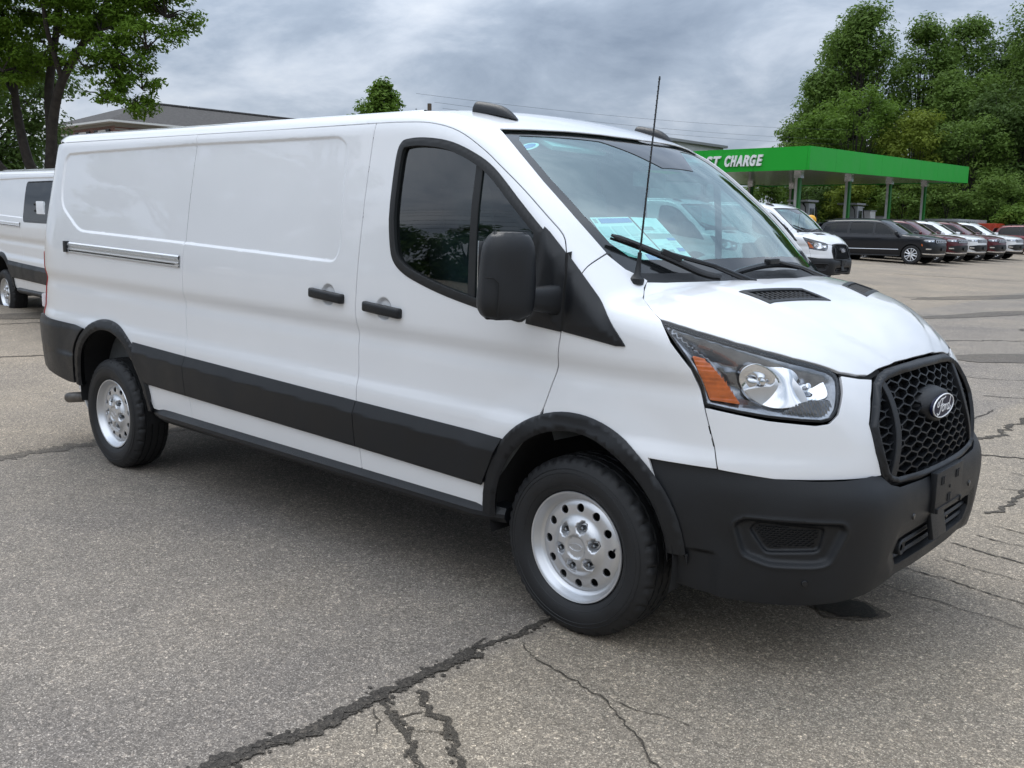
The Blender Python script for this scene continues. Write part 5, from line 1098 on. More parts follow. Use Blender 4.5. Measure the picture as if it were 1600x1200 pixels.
def make_wheel(parent, loc, sg):
    """steel wheel; local -y is the outer face"""
    n = 156
    prof = [(.222, -.092), (.232, -.104), (.262, -.1165), (.285, -.118), (.303, -.1165), (.318, -.110), (.330, -.1035), (.340, -.099), (.349, -.090), (.3535, -.078), (.3545, -.066), (.3475, -.0655), (.3475, -.0575), (.3555, -.057), (.356, -.026), (.349, -.0255), (.349, -.0165), (.356, -.016)]
    prof = prof+[(r, -h) for r, h in prof[::-1]]
    def tread(r, h, i):
        k = i % 6; e = abs(h)
        if .340 <= r and e > .066 and k in (0,): r -= .011
        elif .336 <= r and e > .088 and k in (3,): r -= .007
        elif .35 < r and e <= .066 and (i+int(h*220)) % 6 == 0: r -= .004
        return r, h
    ty = lathe('tyre', prof, 'tyre', None, n=n, axis='y', fn=tread, smooth=32)
    # raised bead lines on the side wall
    rings = [lathe('bead', [(r-.0016, -.1168+o), (r, -.1186+o), (r+.0016, -.1168+o)], 'tyre', None, n=72, axis='y') for r, o in ((.250, .006), (.296, -.0003), (.312, .003))]
    rim = lathe('wheel', [(.2215, -.098), (.219, -.102), (.213, -.100), (.209, -.090), (.204, -.085), (.200, -.072), (.192, -.064), (.184, -.060), (.184, .08)], 'silver', parent, n=80, axis='y', smooth=35)
    rim.location = loc; rim.scale = (1, sg, 1); ty.parent = rim
    for r in rings: r.parent = ty; r.name = 'bead_line'
    # dished disc with sixteen round holes and six nut pockets
    NH = 12; prof_s = Spl([(0, -.098), (.05, -.098), (.075, -.096), (.098, -.088), (.114, -.076), (.124, -.072), (.150, -.071), (.172, -.066), (.186, -.058)])
    nuts = [(.0825*math.cos(q), .0825*math.sin(q)) for q in np.radians(np.arange(6)*60+15)]
    class Disc:
        fn = staticmethod(lambda x, y, z: -(y-Disc.h(np.asarray(x), np.asarray(z))))
        @staticmethod
        def h(x, z):
            y = prof_s(np.hypot(x, z))
            for a, b in nuts:
                d = np.hypot(x-a, z-b); y = y+.026*sstep(.026, .015, d)
            r = np.hypot(x, z); y = y+.006*sstep(.047, .043, r)-.004*np.exp(-((r-.126)/.004)**2)*0
            return y
        def at(s, u, v): return np.stack([u, Disc.h(u, v), v], -1)
        def proj(s, P): return np.asarray(P)[:, [0, 2]]
    D_ = Disc(); circ = lambda cx, cz, r, k: np.array([(cx+r*math.cos(q), cz+r*math.sin(q)) for q in np.linspace(0, 2*math.pi, k, endpoint=False)])
    holes = [circ(.1525*math.cos(q), .1525*math.sin(q), .0182, 20) for q in np.linspace(0, 2*math.pi, NH, endpoint=False)]
    feat = [(circ(a, b, .017, 20), .006, (-.005, 0, .005)) for a, b in nuts]+[(circ(0, 0, .045, 50), .006, (-.002, .002))]
    patch('wheel_disc', D_, circ(0, 0, .188, 90), 'silver', rim, is2d=True, holes=holes, rim=.008, res=.0095, gap=0, bstep=.0055, feat=feat, rbevel=.0015)
    for a, b in nuts:
        o = lathe('lug_nut', [(0, -.096), (.006, -.095), (.0095, -.090), (.011, -.080), (.011, -.068)], 'nut', rim, n=6, axis='y', smooth=20); o.location = (a, 0, b)
    bm = bmesh.new(); bm_tube(bm, [(.030*math.cos(q), -.0945, .014*math.sin(q)) for q in np.linspace(0, 2*math.pi, 28)], .0011, 5, cap=False); bmobj('hub_emblem', bm, 'silver', rim, 50)
    sl = script_logo(rim, .024); sl.data.materials.clear(); sl.data.materials.append(MATS['silver']); sl.location = (0, -.0945, 0); sl.rotation_euler = (R(90), 0, 0); sl.scale = (1, .8, .3); sl.name = 'hub_script'
    tube('valve_stem', [(.155, -.055, .02), (.176, -.088, .022)], .004, 'seal', rim, 6)
    bm = bmesh.new(); bmesh.ops.create_cone(bm, cap_ends=True, segments=40, radius1=.17, radius2=.17, depth=.03, matrix=Matrix.Translation((0, .0, 0)) @ Matrix.Rotation(R(90), 4, 'X')); bmobj('brake_disc', bm, 'under', rim, 40)
    return rim
def van_under(root):
    w0 = make_wheel(root, (0, -.868, .354), 1)
    for loc, sg in (((-3.749, -.868, .354), 1), ((0, .868, .354), -1), ((-3.749, .868, .354), -1)):
        c = copy_tree(w0, root); c.location = loc; c.scale = (1, sg, 1); c.rotation_euler = (0, R(23 if loc[0] < -1 else 8), 0)
    # wheel housings
    for (cx, cz, r) in ((.008, .40, .44), (-3.69, .47, .46)):
        for sg in (1, -1):
            V, Fc = [], []; an = np.radians(np.linspace(-14, 190, 30)); ys = [-.985, -.80, -.52]
            for y in ys:
                for a in an: V.append((cx+r*math.cos(a), sg*y, cz+r*math.sin(a)))
            n_ = len(an); Fc = [(j*n_+i, j*n_+i+1, (j+1)*n_+i+1, (j+1)*n_+i) for j in range(2) for i in range(n_-1)]; V.append((cx, sg*-.52, cz)); Fc += [(2*n_+i, 2*n_+i+1, len(V)-1) for i in range(n_-1)]
            pyobj('wheel_liner', V, Fc, 'under', root)
    box('floor_pan', (-2.0, 0, .50), (5.4, 1.02, .16), 'under', root, rot=Matrix.Rotation(R(1.0), 3, 'Y')); box('floor_side', (-1.86, 0, .49), (2.6, 1.86, .12), 'under', root, rot=Matrix.Rotation(R(1.0), 3, 'Y'))
    for y in (-.45, .45): box('chassis_rail', (-2.3, y, .41), (4.6, .09, .13), 'under', root)
    tube('rear_axle', [(-3.749, -.80, .36), (-3.749, .80, .36)], .06, 'under', root, 14); box('axle_housing', (-3.749, 0, .36), (.30, .34, .30), 'under', root, bevel=.08, seg=3)
    tube('front_axle', [(0, -.8, .32), (0, .8, .32)], .05, 'under', root, 12)
    box('engine_tray', (.35, 0, .33), (.8, 1.1, .08), 'under', root)
    for sg in (1, -1): tube('shock_absorber', [(-4.02, sg*.74, .36), (-3.98, sg*.70, .78)], [.03, .026], 'trim_grey', root, 12); box('inner_panel', (-3.70, sg*.60, .80), (.55, .03, .20), 'trim_grey', root)
    tube('exhaust_pipe', [(-3.2, -.45, .40), (-3.9, -.50, .50), (-4.15, -.62, .44), (-4.36, -.84, .372), (-4.60, -.87, .338)], .036, 'metal_pipe', root, 16)
    tube('spring_hanger', [(-3.0, -.62, .48), (-3.02, -.62, .27)], .045, 'under', root, 8); box('fuel_tank', (-1.6, .35, .40), (1.3, .6, .2), 'under', root, bevel=.05)
def van_cab(root):
    # dashboard, seats, wheel, bulkhead
    bm = bmesh.new(); xs = [(.30, 1.34), (.12, 1.365), (-.05, 1.352), (-.22, 1.32), (-.30, 1.26), (-.30, 1.0), (-.10, .75)]
    rows = []
    for y in np.linspace(-.86, .86, 19):
        rows.append([bm.verts.new((x-.10*(y/.86)**2*(x > -.2)+(.06 if (.15 < y < .6 and -.35 < x < -.2) else 0)*-1, y, z+(.045*math.exp(-((y-.38)/.17)**2) if -.35 < x < -.0 else 0)-.02*(y/.86)**2)) for x, z in xs])
    for r0, r1 in zip(rows, rows[1:]):
        for i in range(len(xs)-1): bm.faces.new((r0[i], r1[i], r1[i+1], r0[i+1]))
    bmobj('dashboard', bm, 'dash', root, 50)
    for sg in (-1, 1):
        bm = bmesh.new(); bm_box(bm, (-.72, sg*.47, .86), (.50, .50, .16), None, .05, 3); bm_box(bm, (-1.0, sg*.47, 1.22), (.14, .48, .66), Matrix.Rotation(R(-12), 3, 'Y'), .05, 3); bm_box(bm, (-1.075, sg*.47, 1.66), (.11, .27, .20), Matrix.Rotation(R(-10), 3, 'Y'), .04, 3)
        bmobj('seat', bm, 'trim_grey', root, 50)
    bm = bmesh.new(); M = Matrix.Translation((-.36, .40, 1.27)) @ Matrix.Rotation(R(-62), 4, 'Y')
    bm_tube(bm, [M @ Vector((.19*math.cos(q), .19*math.sin(q), 0)) for q in np.linspace(0, 2*math.pi, 40)], .016, 8, cap=False)
    for q in (0, 2.1, 4.2): bm_tube(bm, [M @ Vector((0, 0, -.02)), M @ Vector((.19*math.cos(q+1.57), .19*math.sin(q+1.57), 0))], .02, 6)
    bmobj('steering_wheel', bm, 'dash', root, 50)
    box('bulkhead', (-1.30, 0, 1.28), (.03, 1.70, 1.40), 'trim_grey', root, bevel=.01)
    hl = np.array([(-.50, -.0), (-.52, -.3), (-.60, -.60), (-.66, -.74), (-1.28, -.80)]); patch('headliner', D_TOP, np.concatenate([hl, sym(hl[::-1])[:-1]]), 'headliner', root, is2d=True, off=-.045, rim=0, res=.08, gap=0)
    for sg in (1, -1):
        pl = cat3(S((-.62, 1.93), (-.33, 1.745), (-.13, 1.575), (-.06, 1.44), (-.0, 1.42)), Tt((-.0, -.81), (-.118, -.825), (-.282, -.825), (-.45, -.80), (-.62, -.74)))
        o = patch('pillar_trim', D_DIAG, resample(pl, .04), 'trim_grey', root, off=-.03, rim=0, res=.05, gap=0)[0]; o.scale = (1, sg, 1)
        o = patch('pillar_trim', D_SIDE, S(*resample(np.array([(-1.30, .7), (-1.30, 1.98), (-1.02, 1.96), (-1.02, .7)]), .06)), 'trim_grey', root, off=-.04, rim=0, res=.06, gap=0)[0]; o.scale = (1, sg, 1)
        o = patch('door_trim', D_SIDE, S(*resample(np.array([(-1.22, .5), (-1.22, 1.44), (-.95, 1.36), (-.5, 1.24), (-.12, 1.20), (-.12, .9), (-.45, .5)]), .06)), 'trim_grey', root, off=-.04, rim=0, res=.06, gap=0)[0]; o.scale = (1, sg, 1)
    box('rear_view_mirror', (-.36, 0, 1.80), (.03, .24, .07), 'dash', root, bevel=.012)
    box('sun_visor', (-.50, -.42, 1.93), (.12, .38, .02), 'headliner', root, rot=Matrix.Rotation(R(25), 3, 'Y'), bevel=.006); box('sun_visor', (-.50, .42, 1.93), (.12, .38, .02), 'headliner', root, rot=Matrix.Rotation(R(25), 3, 'Y'), bevel=.006)
    box('cab_floor', (-.92, 0, .68), (.76, 1.7, .04), 'dash', root)
    # cargo hold lining closes the box
    box('cargo_lining', (-3.05, 0, 1.30), (3.35, 1.60, 1.35), 'trim_grey', root, bevel=.03)
VAN, VPARTS, VHOOD = build_van()
van_front(VAN, VPARTS, VHOOD); van_under(VAN); van_cab(VAN)
VAN['label'] = 'large white cargo van with black cladding parked in the foreground'; VAN['group'] = 'white cargo vans'
# ------------------------------------------------------------------ large suv, front axle at x = 0
SW = Spl([(.2, .86), (.4, .94), (.6, .975), (.8, .985), (.95, .985), (1.06, .972), (1.13, .945), (1.25, .905), (1.5, .825), (1.7, .745), (1.85, .67)])
SN = Spl([(.2, .80), (.4, .89), (.6, .93), (.8, .925), (.95, .90), (1.05, .86), (1.15, .78)])
SH = Spl([(-1.0, 1.27), (-.35, 1.215), (.1, 1.175), (.5, 1.12), (.75, 1.06), (.9, .96), (1.0, .8)])
SR = Spl([(-4.6, 1.60), (-4.0, 1.735), (-3.2, 1.785), (-2.2, 1.80), (-1.5, 1.775), (-1.0, 1.70), (-.5, 1.55)])
def FS(x, y, z):
    y = np.abs(y); d = np.maximum(x-.2, 0); d2 = np.maximum(-3.4-x, 0)
    fs = y-(SW(z)-.32*d**2.2-.10*d2**2)
    tw = 1.215+.60*(-.35-(x+.22*y*y)); tr = SR(x)-.05*(y/.7)**2.5
    T = smax(SH(x+.05*y*y)-.05*(y/.9)**3, -smax(-tw, -tr, .12), .04)
    ft = (z-T)*.86; fn = (x-(SN(z)-.10*y*y-.28*y**4))*.94
    fr = (-x-4.20-.32*np.minimum(0, 1.15-z)*1.0-.10*y*y)*.95
    return smax(smax(smax(fs, ft, .07), fn, .12), fr, .12)
DS_SIDE = Dom((1, 0, 0), (0, 0, 1), (0, -1, 0), 0, 1.3, fn=FS); DS_TOP = Dom((1, 0, 0), (0, 1, 0), (0, 0, 1), .3, 2.4, fn=FS)
DS_NOSE = Cyl(-.2, 1, FS); DS_TAIL = Cyl(-3.4, -1, FS)
pmat('suv_navy', (.006, .0075, .012), .3, coat=.45, coatr=.04, spec=.3); pmat('suv_maroon', (.085, .006, .012), .28, metal=.3, coat=.6, coatr=.03); pmat('suv_white', (.78, .79, .80), .3, coat=1, coatr=.03); pmat('suv_red', (.16, .008, .014), .28, metal=.3, coat=1)
glassmat('glass_suv', (.06, .07, .08), .8, .05); glassmat('glass_suv_front', (.55, .62, .62))
def build_suv():
    root = thing('parked_suv', '', 'suv')
    SS = lambda *p: on(DS_SIDE, *p)
    def sarch(cx, r, a0=180, a1=0): return ell(cx, .39, r, r, a0, a1, 24)
    paint = 'suv_navy'; WB = -3.09
    body = cat3([(.76, .42)], [(.44, .36)], sarch(0, .425, 0, 180), [(-.44, .30), (WB+.44, .30)], sarch(WB, .425, 0, 180), [(WB-.44, .36), (-4.02, .48), (-4.10, 1.0), (-3.98, 1.30), (-3.80, 1.60), (-3.6, 1.70), (-3.0, 1.735), (-2.2, 1.745), (-1.5, 1.72), (-1.15, 1.655), (-.8, 1.475), (-.45, 1.27), (-.30, 1.185), (.3, 1.12), (.62, 1.03), (.76, .95), (.80, .7)])
    w1 = np.array([(-.62, 1.225), (-1.20, 1.575), (-1.42, 1.625), (-1.52, 1.615), (-1.50, 1.19), (-.70, 1.175)])
    w2 = np.array([(-1.62, 1.20), (-1.63, 1.63), (-2.2, 1.655), (-2.56, 1.65), (-2.60, 1.21)])
    w3 = np.array([(-2.70, 1.215), (-2.66, 1.65), (-3.25, 1.635), (-3.62, 1.57), (-3.78, 1.26)])
    wins = [roundpoly(w, .04, 3) for w in (w1, w2, w3)]
    bs = patch('body_side', DS_SIDE, SS(*resample(body, .05)), paint, root, holes=[SS(*w) for w in wins], res=.055, gap=0, rim=.03, mirror=True)
    for w in wins: patch('side_window', DS_SIDE, SS(*inset(w, -.012)), 'glass_suv', bs[0], off=-.012, rim=0, res=.08, gap=0, mirror=bs[1])
    big = roundpoly(np.array([(-.50, 1.20), (-1.18, 1.605), (-1.5, 1.66), (-2.2, 1.69), (-3.3, 1.67), (-3.70, 1.585), (-3.86, 1.24), (-2.6, 1.185), (-.66, 1.155)]), .05, 3)
    patch('window_trim', DS_SIDE, SS(*big), 'plastic_gloss', bs[0], holes=[SS(*w) for w in wins], off=.003, rim=.006, res=.06, gap=0, mirror=bs[1])
    edge = resample(np.array([(-3.55, -.60), (-3.0, -.655), (-2.2, -.67), (-1.5, -.665), (-1.12, -.66)]), .2)[:14]
    rf = np.array([(-1.02, 0), (-1.04, -.3), (-1.10, -.58), (-1.16, -.68), (-1.5, -.715), (-2.2, -.725), (-3.0, -.72), (-3.6, -.69), (-3.85, -.6), (-3.92, 0)])
    patch('roof', DS_TOP, np.concatenate([rf, sym(rf[::-1])[1:-1]]), paint, root, is2d=True, res=.09, gap=0, rim=.01)
    for sg in (1, -1):
        pts = on(DS_TOP, *[(x, -.60*sg) for x in np.linspace(-3.5, -1.4, 12)])+[0, 0, .045]; pts[0, 2] -= .04; pts[-1, 2] -= .04; tube('roof_rail', pts, .018, 'plastic_gloss', root, 6)
    ws = np.array([(-1.02, 0), (-1.04, -.3), (-1.10, -.56), (-1.04, -.66), (-.70, -.77), (-.44, -.82), (-.36, -.74), (-.30, -.4), (-.28, 0)])
    patch('windscreen', DS_TOP, np.concatenate([ws, sym(ws[::-1])[1:-1]]), 'glass_suv_front', root, is2d=True, res=.09, gap=.004, off=-.004, rim=.004)
    hd = np.array([(-.27, 0), (-.29, -.4), (-.34, -.74), (-.34, -.86), (.3, -.89), (.60, -.83), (.76, -.66), (.85, -.3), (.865, 0)])
    patch('bonnet', DS_TOP, np.concatenate([hd, sym(hd[::-1])[1:-1]]), paint, root, is2d=True, res=.07, gap=.003)
    pl = cat3(SS((-1.3, 1.70), (-1.12, 1.65), (-.8, 1.475), (-.45, 1.27), (-.30, 1.185)), on(DS_TOP, (-.34, -.84), (-.44, -.825), (-.70, -.775), (-1.04, -.665), (-1.16, -.68)))
    DSd = Dom((1, 0, 0), (0, _q, _q), (0, -_q, _q), -1.0, 1.6, o=(0, -.4, .8), fn=FS)
    patch('windscreen_pillar', DSd, resample(pl, .05), paint, root, res=.05, gap=0, rim=.01, mirror=True)
    # nose
    fa = resample(np.array([(1.05, .42), (.95, .36), (-.95, .36), (-1.05, .42), (-.93, .80), (-.86, 1.04), (-.5, 1.075), (0, 1.085), (.5, 1.075), (.86, 1.04), (.93, .80)]), .06)
    patch('front_fascia', DS_NOSE, fa, paint, root, is2d=True, res=.05, gap=0, rim=.03)
    gr = patch('grille', DS_NOSE, roundpoly(np.array([(.56, .84), (.56, .985), (-.56, .985), (-.56, .84)]), .02, 3), 'hole', root, is2d=True, off=.008, rim=.015, res=.06, gap=0)[0]
    for k in range(7):
        c = -.46+k*.153
        patch('grille_slot_frame', DS_NOSE, roundpoly(np.array([(c-.062, .855), (c-.062, .972), (c+.062, .972), (c+.062, .855)]), .02, 3), 'silver', gr, is2d=True, holes=[roundpoly(np.array([(c-.048, .867), (c-.048, .960), (c+.048, .960), (c+.048, .867)]), .015, 3)], off=.016, rim=.012, res=.03, gap=0)
    for sg in (1, -1):
        hl = patch('headlamp', DS_NOSE, roundpoly(np.array([(.585, .89), (.585, .985), (.93, .985), (.98, .955), (.92, .90)])*[sg, 1], .012, 3), 'lamp_dark', root, is2d=True, off=.008, rim=.015, res=.04, gap=0)[0]
        patch('lamp_bar', DS_NOSE, np.array([(.60, .962), (.60, .977), (.93, .977), (.95, .962)])*[sg, 1], 'white_print', hl, is2d=True, off=.014, rim=.008, res=.04, gap=0)
        for c in (.68, .79): patch('lamp_lens', DS_NOSE, ell(c*sg, .925, .036, .026, 0, 345, 16), 'chrome', hl, is2d=True, off=.016, rim=.008, res=.03, gap=0)
        patch('fog_lamp', DS_NOSE, np.array([(.72, .60), (.72, .635), (.88, .645), (.88, .60)])*[sg, 1], 'chrome', root, is2d=True, off=.022, rim=.015, res=.04, gap=0)
        patch('side_marker', DS_NOSE, np.array([(.98, .74), (1.0, .82), (1.02, .82), (1.01, .74)])*[sg, 1], 'amber', root, is2d=True, off=.008, rim=.01, res=.04, gap=0)
    patch('lower_intake', DS_NOSE, roundpoly(np.array([(.60, .46), (.90, .58), (.90, .70), (.58, .74), (-.58, .74), (-.90, .70), (-.90, .58), (-.60, .46)]), .03, 3), 'plastic', root, is2d=True, off=.010, rim=.02, res=.06, gap=0)
    patch('bumper_trim', DS_NOSE, np.array([(.98, .455), (.95, .42), (.60, .395), (-.60, .395), (-.95, .42), (-.98, .455), (-.60, .435), (.60, .435)]), 'chrome', root, is2d=True, off=.030, rim=.03, res=.04, gap=0)
    patch('lower_valance', DS_NOSE, np.array([(1.06, .44), (.95, .30), (-.95, .30), (-1.06, .44), (-.6, .40), (.6, .40)]), 'plastic', root, is2d=True, off=.008, rim=.03, res=.05, gap=0)
    box('plate', (.965, 0, .60), (.02, .52, .14), 'plastic', root, bevel=.005)
    # tail
    tg = resample(np.array([(1.02, .48), (.98, 1.0), (.86, 1.30), (.72, 1.62), (-.72, 1.62), (-.86, 1.30), (-.98, 1.0), (-1.02, .48)]), .08)
    patch('tailgate', DS_TAIL, tg, paint, root, is2d=True, res=.08, gap=0, rim=.02)
    patch('rear_window', DS_TAIL, roundpoly(np.array([(.66, 1.24), (.56, 1.56), (-.56, 1.56), (-.66, 1.24)]), .04, 3), 'frit', root, is2d=True, off=.006, rim=.01, res=.08, gap=0)
    for sg in (1, -1): patch('tail_lamp', DS_TAIL, np.array([(.62, 1.02), (.62, 1.14), (1.06, 1.14), (1.12, 1.06), (1.02, 1.02)])*[sg, 1], 'lamp_red', root, is2d=True, off=.010, rim=.02, res=.05, gap=0)
    # trims, mirrors, wheels
    for cx in (0, WB):
        patch('arch_trim', DS_SIDE, SS(*sarch(cx, .475, 175, 5), *sarch(cx, .415, 5, 175)), 'plastic', bs[0], off=.012, rim=.03, res=.04, gap=0, mirror=bs[1])
        for sg in (1, -1):
            w = lathe('wheel', [(.375, -.105), (.384, -.085), (.386, 0), (.384, .085), (.36, .105), (.26, .10)], 'tyre', root, n=40, axis='y'); w2 = lathe('side_wall', [(.255, -.098), (.30, -.112), (.345, -.110), (.375, -.100)], 'tyre', w, n=40, axis='y')
            rim_ = lathe('rim', [(.258, -.100), (.250, -.103), (.243, -.085), (.235, -.02), (.0, -.02)], 'under', w, n=32, axis='y')
            bm = bmesh.new()
            for k in range(5):
                for da in (-.17, .17):
                    q = 2*math.pi*k/5+da; q2 = 2*math.pi*k/5+da*1.6; bm_tube(bm, [(.04*math.cos(q), -.088, .04*math.sin(q)), (.245*math.cos(q2), -.094, .245*math.sin(q2))], [.030, .022], 6)
            bm_tube(bm, [(0, -.06, 0), (0, -.098, 0)], [.06, .05], 14); bm_tube(bm, [(.248*math.cos(q), -.098, .248*math.sin(q)) for q in np.linspace(0, 2*math.pi, 40)], .010, 6, cap=False); bmobj('spokes', bm, 'silver', rim_, 40)
            w.location = (cx, sg*-.86, .386); w.scale = (1, sg, 1)
    for sg in (1, -1):
        bm = bmesh.new(); bm_box(bm, (-.58, sg*1.075, 1.22), (.12, .22, .16), Matrix.Rotation(sg*R(-12), 3, 'Z'), .04, 3); bmobj('door_mirror', bm, paint, root, 50)
        for x in (-1.35, -2.40): box('door_handle', (x, sg*-1*float(SS((x, 1.02))[0][1])*1, 1.02), (.20, .04, .03), paint, root, bevel=.008)
        pts = SS(*[(x, .585) for x in np.linspace(-2.55, -.5, 10)]); pts[:, 1] = (pts[:, 1]-.008)*sg; tube('door_trim', pts, .014, 'chrome', root, 6)
        pts = SS(*[(x, .335) for x in np.linspace(-2.62, -.45, 10)]); pts[:, 1] = (pts[:, 1]-.004)*sg; tube('sill_trim', pts, .03, 'plastic', root, 6)
    for ln in ([(-.62, 1.17), (-.50, .95), (-.50, .40)], [(-1.56, 1.64), (-1.56, .36)], [(-2.66, 1.64), (-2.64, 1.1), (-2.72, .8), (-2.60, .55)]):
        P_ = resample(np.array(ln+ln[::-1]), .08)[:-1]; q = []
        for a, b in zip(ln, ln[1:]):
            for t in np.linspace(0, 1, 8): q.append(np.array(a)+(np.array(b)-np.array(a))*t)
        pts = SS(*q); 
        for sg in (1, -1): p2 = pts.copy(); p2[:, 1] *= sg; tube('door_gap', p2, .0045, 'seal', root, 4)
    box('under_body', (-1.6, 0, .42), (4.5, 1.35, .22), 'under', root)
    for cx in (0, WB): box('wheel_well', (cx, 0, .55), (.84, 1.6, .50), 'under', root)
    box('cabin', (-2.4, 0, .95), (2.9, 1.5, .3), 'trim_grey', root)
    for sg in (1, -1): box('front_seat', (-1.55, sg*.4, 1.2), (.16, .5, .75), 'trim_grey', root, rot=Matrix.Rotation(R(-10), 3, 'Y'), bevel=.05)
    return root
PAINTED = ('body_side', 'roof', 'windscreen_pillar', 'bonnet', 'front_fascia', 'tailgate', 'door_mirror', 'door_handle')
def repaint(root, mat):
    for o in root.children_recursive:
        if o.type == 'MESH' and o.name.split('.')[0] in PAINTED: o.material_slots[0].link = 'OBJECT'; o.material_slots[0].material = MATS[mat]
SUV = build_suv()
def put(o, x, y, rz=0, label=None, group=None):
    o.location = (x, y, float(gz(x, y))); o.rotation_euler = (R(.3), R(.0), R(rz))
    if label: o['label'] = label
    if group: o['group'] = group
    return o
row = [(-11.56, 36.85, 'suv_navy', 'dark navy suv, nearest to the camera in the row under the canopy'), (-11.60, 39.8, 'suv_maroon', 'maroon suv between the dark navy suv and a white suv'), (-11.6, 42.6, 'suv_white', 'white suv parked between the two maroon suvs'), (-11.5, 45.3, 'suv_maroon', 'maroon suv parked between the two white suvs'), (-11.5, 48.4, 'suv_white', 'white suv, farthest in the row of suvs, beside the frame edge')]
suvs = [SUV]+[copy_tree(SUV) for _ in row[1:]]
for o, (x, y, m, lab) in zip(suvs, row): put(o, x, y, 0, lab, 'suvs parked in a row'); repaint(o, m)
o = copy_tree(SUV); put(o, -10.4, 58.6, 0, 'bright red suv partly cut off at the right edge of the photo', 'suvs parked in a row'); repaint(o, 'suv_red')
# ------------------------------------------------------------------ the other vans, papers in the windscreen
def clone_van(x, y, rz, label):
    c = copy_tree(VAN); put(c, x, y, rz, label, 'white cargo vans'); return c
VAN.location = (0, 0, .0)
vB = clone_van(-8.83, 20.2, 0, 'white cargo van facing right, parked beside the dark navy suv')
vA = clone_van(-9.5, 16.8, 0, 'white cargo van seen through the windscreen of the foreground van')
vL = clone_van(-9.05, 2.58, -4, 'white van at the left edge with a dark sliding-door window')
lw = roundpoly(np.array([(-2.66, 1.40), (-2.66, 1.93), (-1.42, 1.92), (-1.40, 1.38)]), .06, 4)
o = patch('sliding_door_window', D_SIDE, S(*resample(lw, .05)), 'glass_suv', vL, off=.004, rim=.01, res=.06, gap=0)[0]
o = patch('sliding_window_trim', D_SIDE, S(*resample(inset(lw, -.02), .05)), 'seal', vL, off=-.0005, rim=.004, res=.06, gap=0)[0]
pmat('paper', (.80, .84, .84), .7); pmat('ink_blue', (.06, .18, .50), .6); pmat('ink_grey', (.30, .34, .36), .7); pmat('ink_pale', (.55, .66, .68), .7)
def paper(label, c, seed, blocks, mirror=False):
    """a printed sheet standing just inside the glass; c = four corners clockwise from top left, on the windscreen surface"""
    C4 = np.array(c, float); n_ = np.cross(C4[1]-C4[0], C4[3]-C4[0]); n_ /= np.linalg.norm(n_)
    if n_[0] < 0: n_ = -n_
    t = thing('price_sheet', label, 'paper', tuple(C4[3]-n_*.03), 0, 'price sheets behind the windscreen'); O = np.array(t.location)
    def quad(name, u0, u1, v0, v1, lift, mat, par):
        q = []
        for u, v in ((u0, v0), (u1, v0), (u1, v1), (u0, v1)): q.append((C4[0]*(1-u)+C4[1]*u)*(1-v)+(C4[3]*(1-u)+C4[2]*u)*v-n_*(.036-lift)-O)
        Q = np.array(q); V = np.concatenate([Q, Q-n_*.0006]); return pyobj(name, V, [(0, 1, 2, 3), (7, 6, 5, 4), (0, 4, 5, 1), (1, 5, 6, 2), (2, 6, 7, 3), (3, 7, 4, 0)], mat, par, smooth=False)
    s = quad('sheet', 0, 1, 0, 1, 0, 'paper', t); rg = random.Random(seed)
    for (u0, u1, v0, v1, m) in blocks: quad('print_block', u0, u1, v0, v1, .0012, m, s)
    for k in range(16):
        v = .24+k*.042
        for u0 in (.06, .37, .68):
            if rg.random() < .75: quad('print_line', u0, u0+rg.uniform(.12, .26), v, v+.014, .0010, 'ink_pale', s)
s1 = [(-.118, -.752, 1.642), (-.056, -.578, 1.648), (.128, -.548, 1.478), (.066, -.765, 1.460)]
paper('printed price sheet with a blue header behind the windscreen, left of the pair', s1, 1, [(.18, .98, .03, .13, 'ink_blue'), (.04, .12, .03, .12, 'ink_grey'), (.05, .30, .20, .40, 'ink_pale'), (.36, .62, .20, .40, 'ink_pale'), (.68, .94, .20, .40, 'ink_pale'), (.60, .95, .82, .95, 'ink_blue')])
s2 = [(-.052, -.566, 1.648), (-.010, -.440, 1.645), (.160, -.415, 1.482), (.132, -.538, 1.478)]
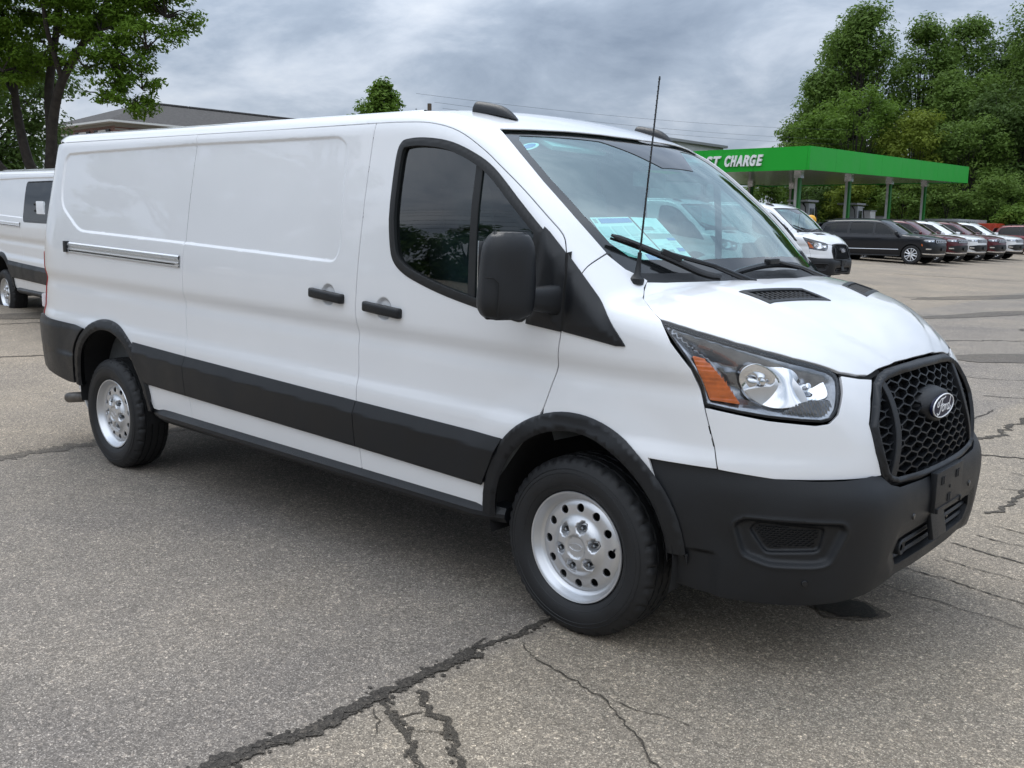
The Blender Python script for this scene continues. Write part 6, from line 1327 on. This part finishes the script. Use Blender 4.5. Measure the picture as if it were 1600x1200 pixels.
paper('printed price sheet with grey and blue bands, right of the pair', s2, 2, [(.02, .98, .38, .50, 'ink_grey'), (.66, .98, .48, .54, 'ink_blue'), (.05, .5, .22, .30, 'ink_grey'), (.70, .98, .72, .80, 'ink_blue'), (.02, .5, .76, .82, 'ink_grey')])
st = thing('inspection_sticker', 'small pale oval sticker in the upper corner of the windscreen', 'sticker', tuple(Tt((-.467, -.735))[0]-[0, 0, .02]))
q = Tt(*[(-.467+.030*math.cos(a)*.6, -.735+.058*math.sin(a)) for a in np.linspace(0, 2*math.pi, 28, endpoint=False)])-np.array([.0, 0, .024])-np.array(st.location)
pyobj('sticker_face', np.concatenate([q, q-[0, 0, .0006]]), [tuple(range(28)), tuple(range(55, 27, -1))], 'paper', st, smooth=False)
q2 = Tt(*[(-.467+.018*math.cos(a)*.6, -.735+.040*math.sin(a)) for a in np.linspace(0, 2*math.pi, 24, endpoint=False)])-np.array([.0, 0, .0225])-np.array(st.location)
pyobj('sticker_print', q2, [tuple(range(24))], 'ink_blue', st, smooth=False)
# red machine body seen behind the suvs
o = thing('red_trailer', 'red boxy trailer seen over the bonnets at the far end of the suv row', 'trailer', (-16.75, 65.6, float(gz(-16.75, 65.6)))); pmat('trailer_red', (.45, .05, .02), .5, var=.1, vscale=3)
b = box('trailer_box', (0, 0, 1.15), (1.15, 2.0, 1.0), 'trailer_red', o, bevel=.04)
for i in range(3): box('trailer_rib', (-.4+i*.4, -1.02, 1.15), (.08, .05, .95), 'trailer_red', b)
for x in (-.5, .5):
    w = lathe('wheel', [(0, -.1), (.2, -.1), (.33, -.09), (.36, 0), (.33, .09)], 'tyre', o, n=20, axis='y'); w.location = (x, -.9, .36)
tube('drawbar', [(.7, 0, .7), (1.9, 0, .55)], .06, 'trailer_red', o, 8)
scene.cycles.max_bounces = 7; scene.cycles.diffuse_bounces = 2; scene.cycles.glossy_bounces = 3; scene.cycles.caustics_reflective = False; scene.cycles.caustics_refractive = False; scene.cycles.use_adaptive_sampling = True; scene.cycles.adaptive_threshold = .02; scene.cycles.transparent_max_bounces = 16; scene.cycles.transmission_bounces = 4
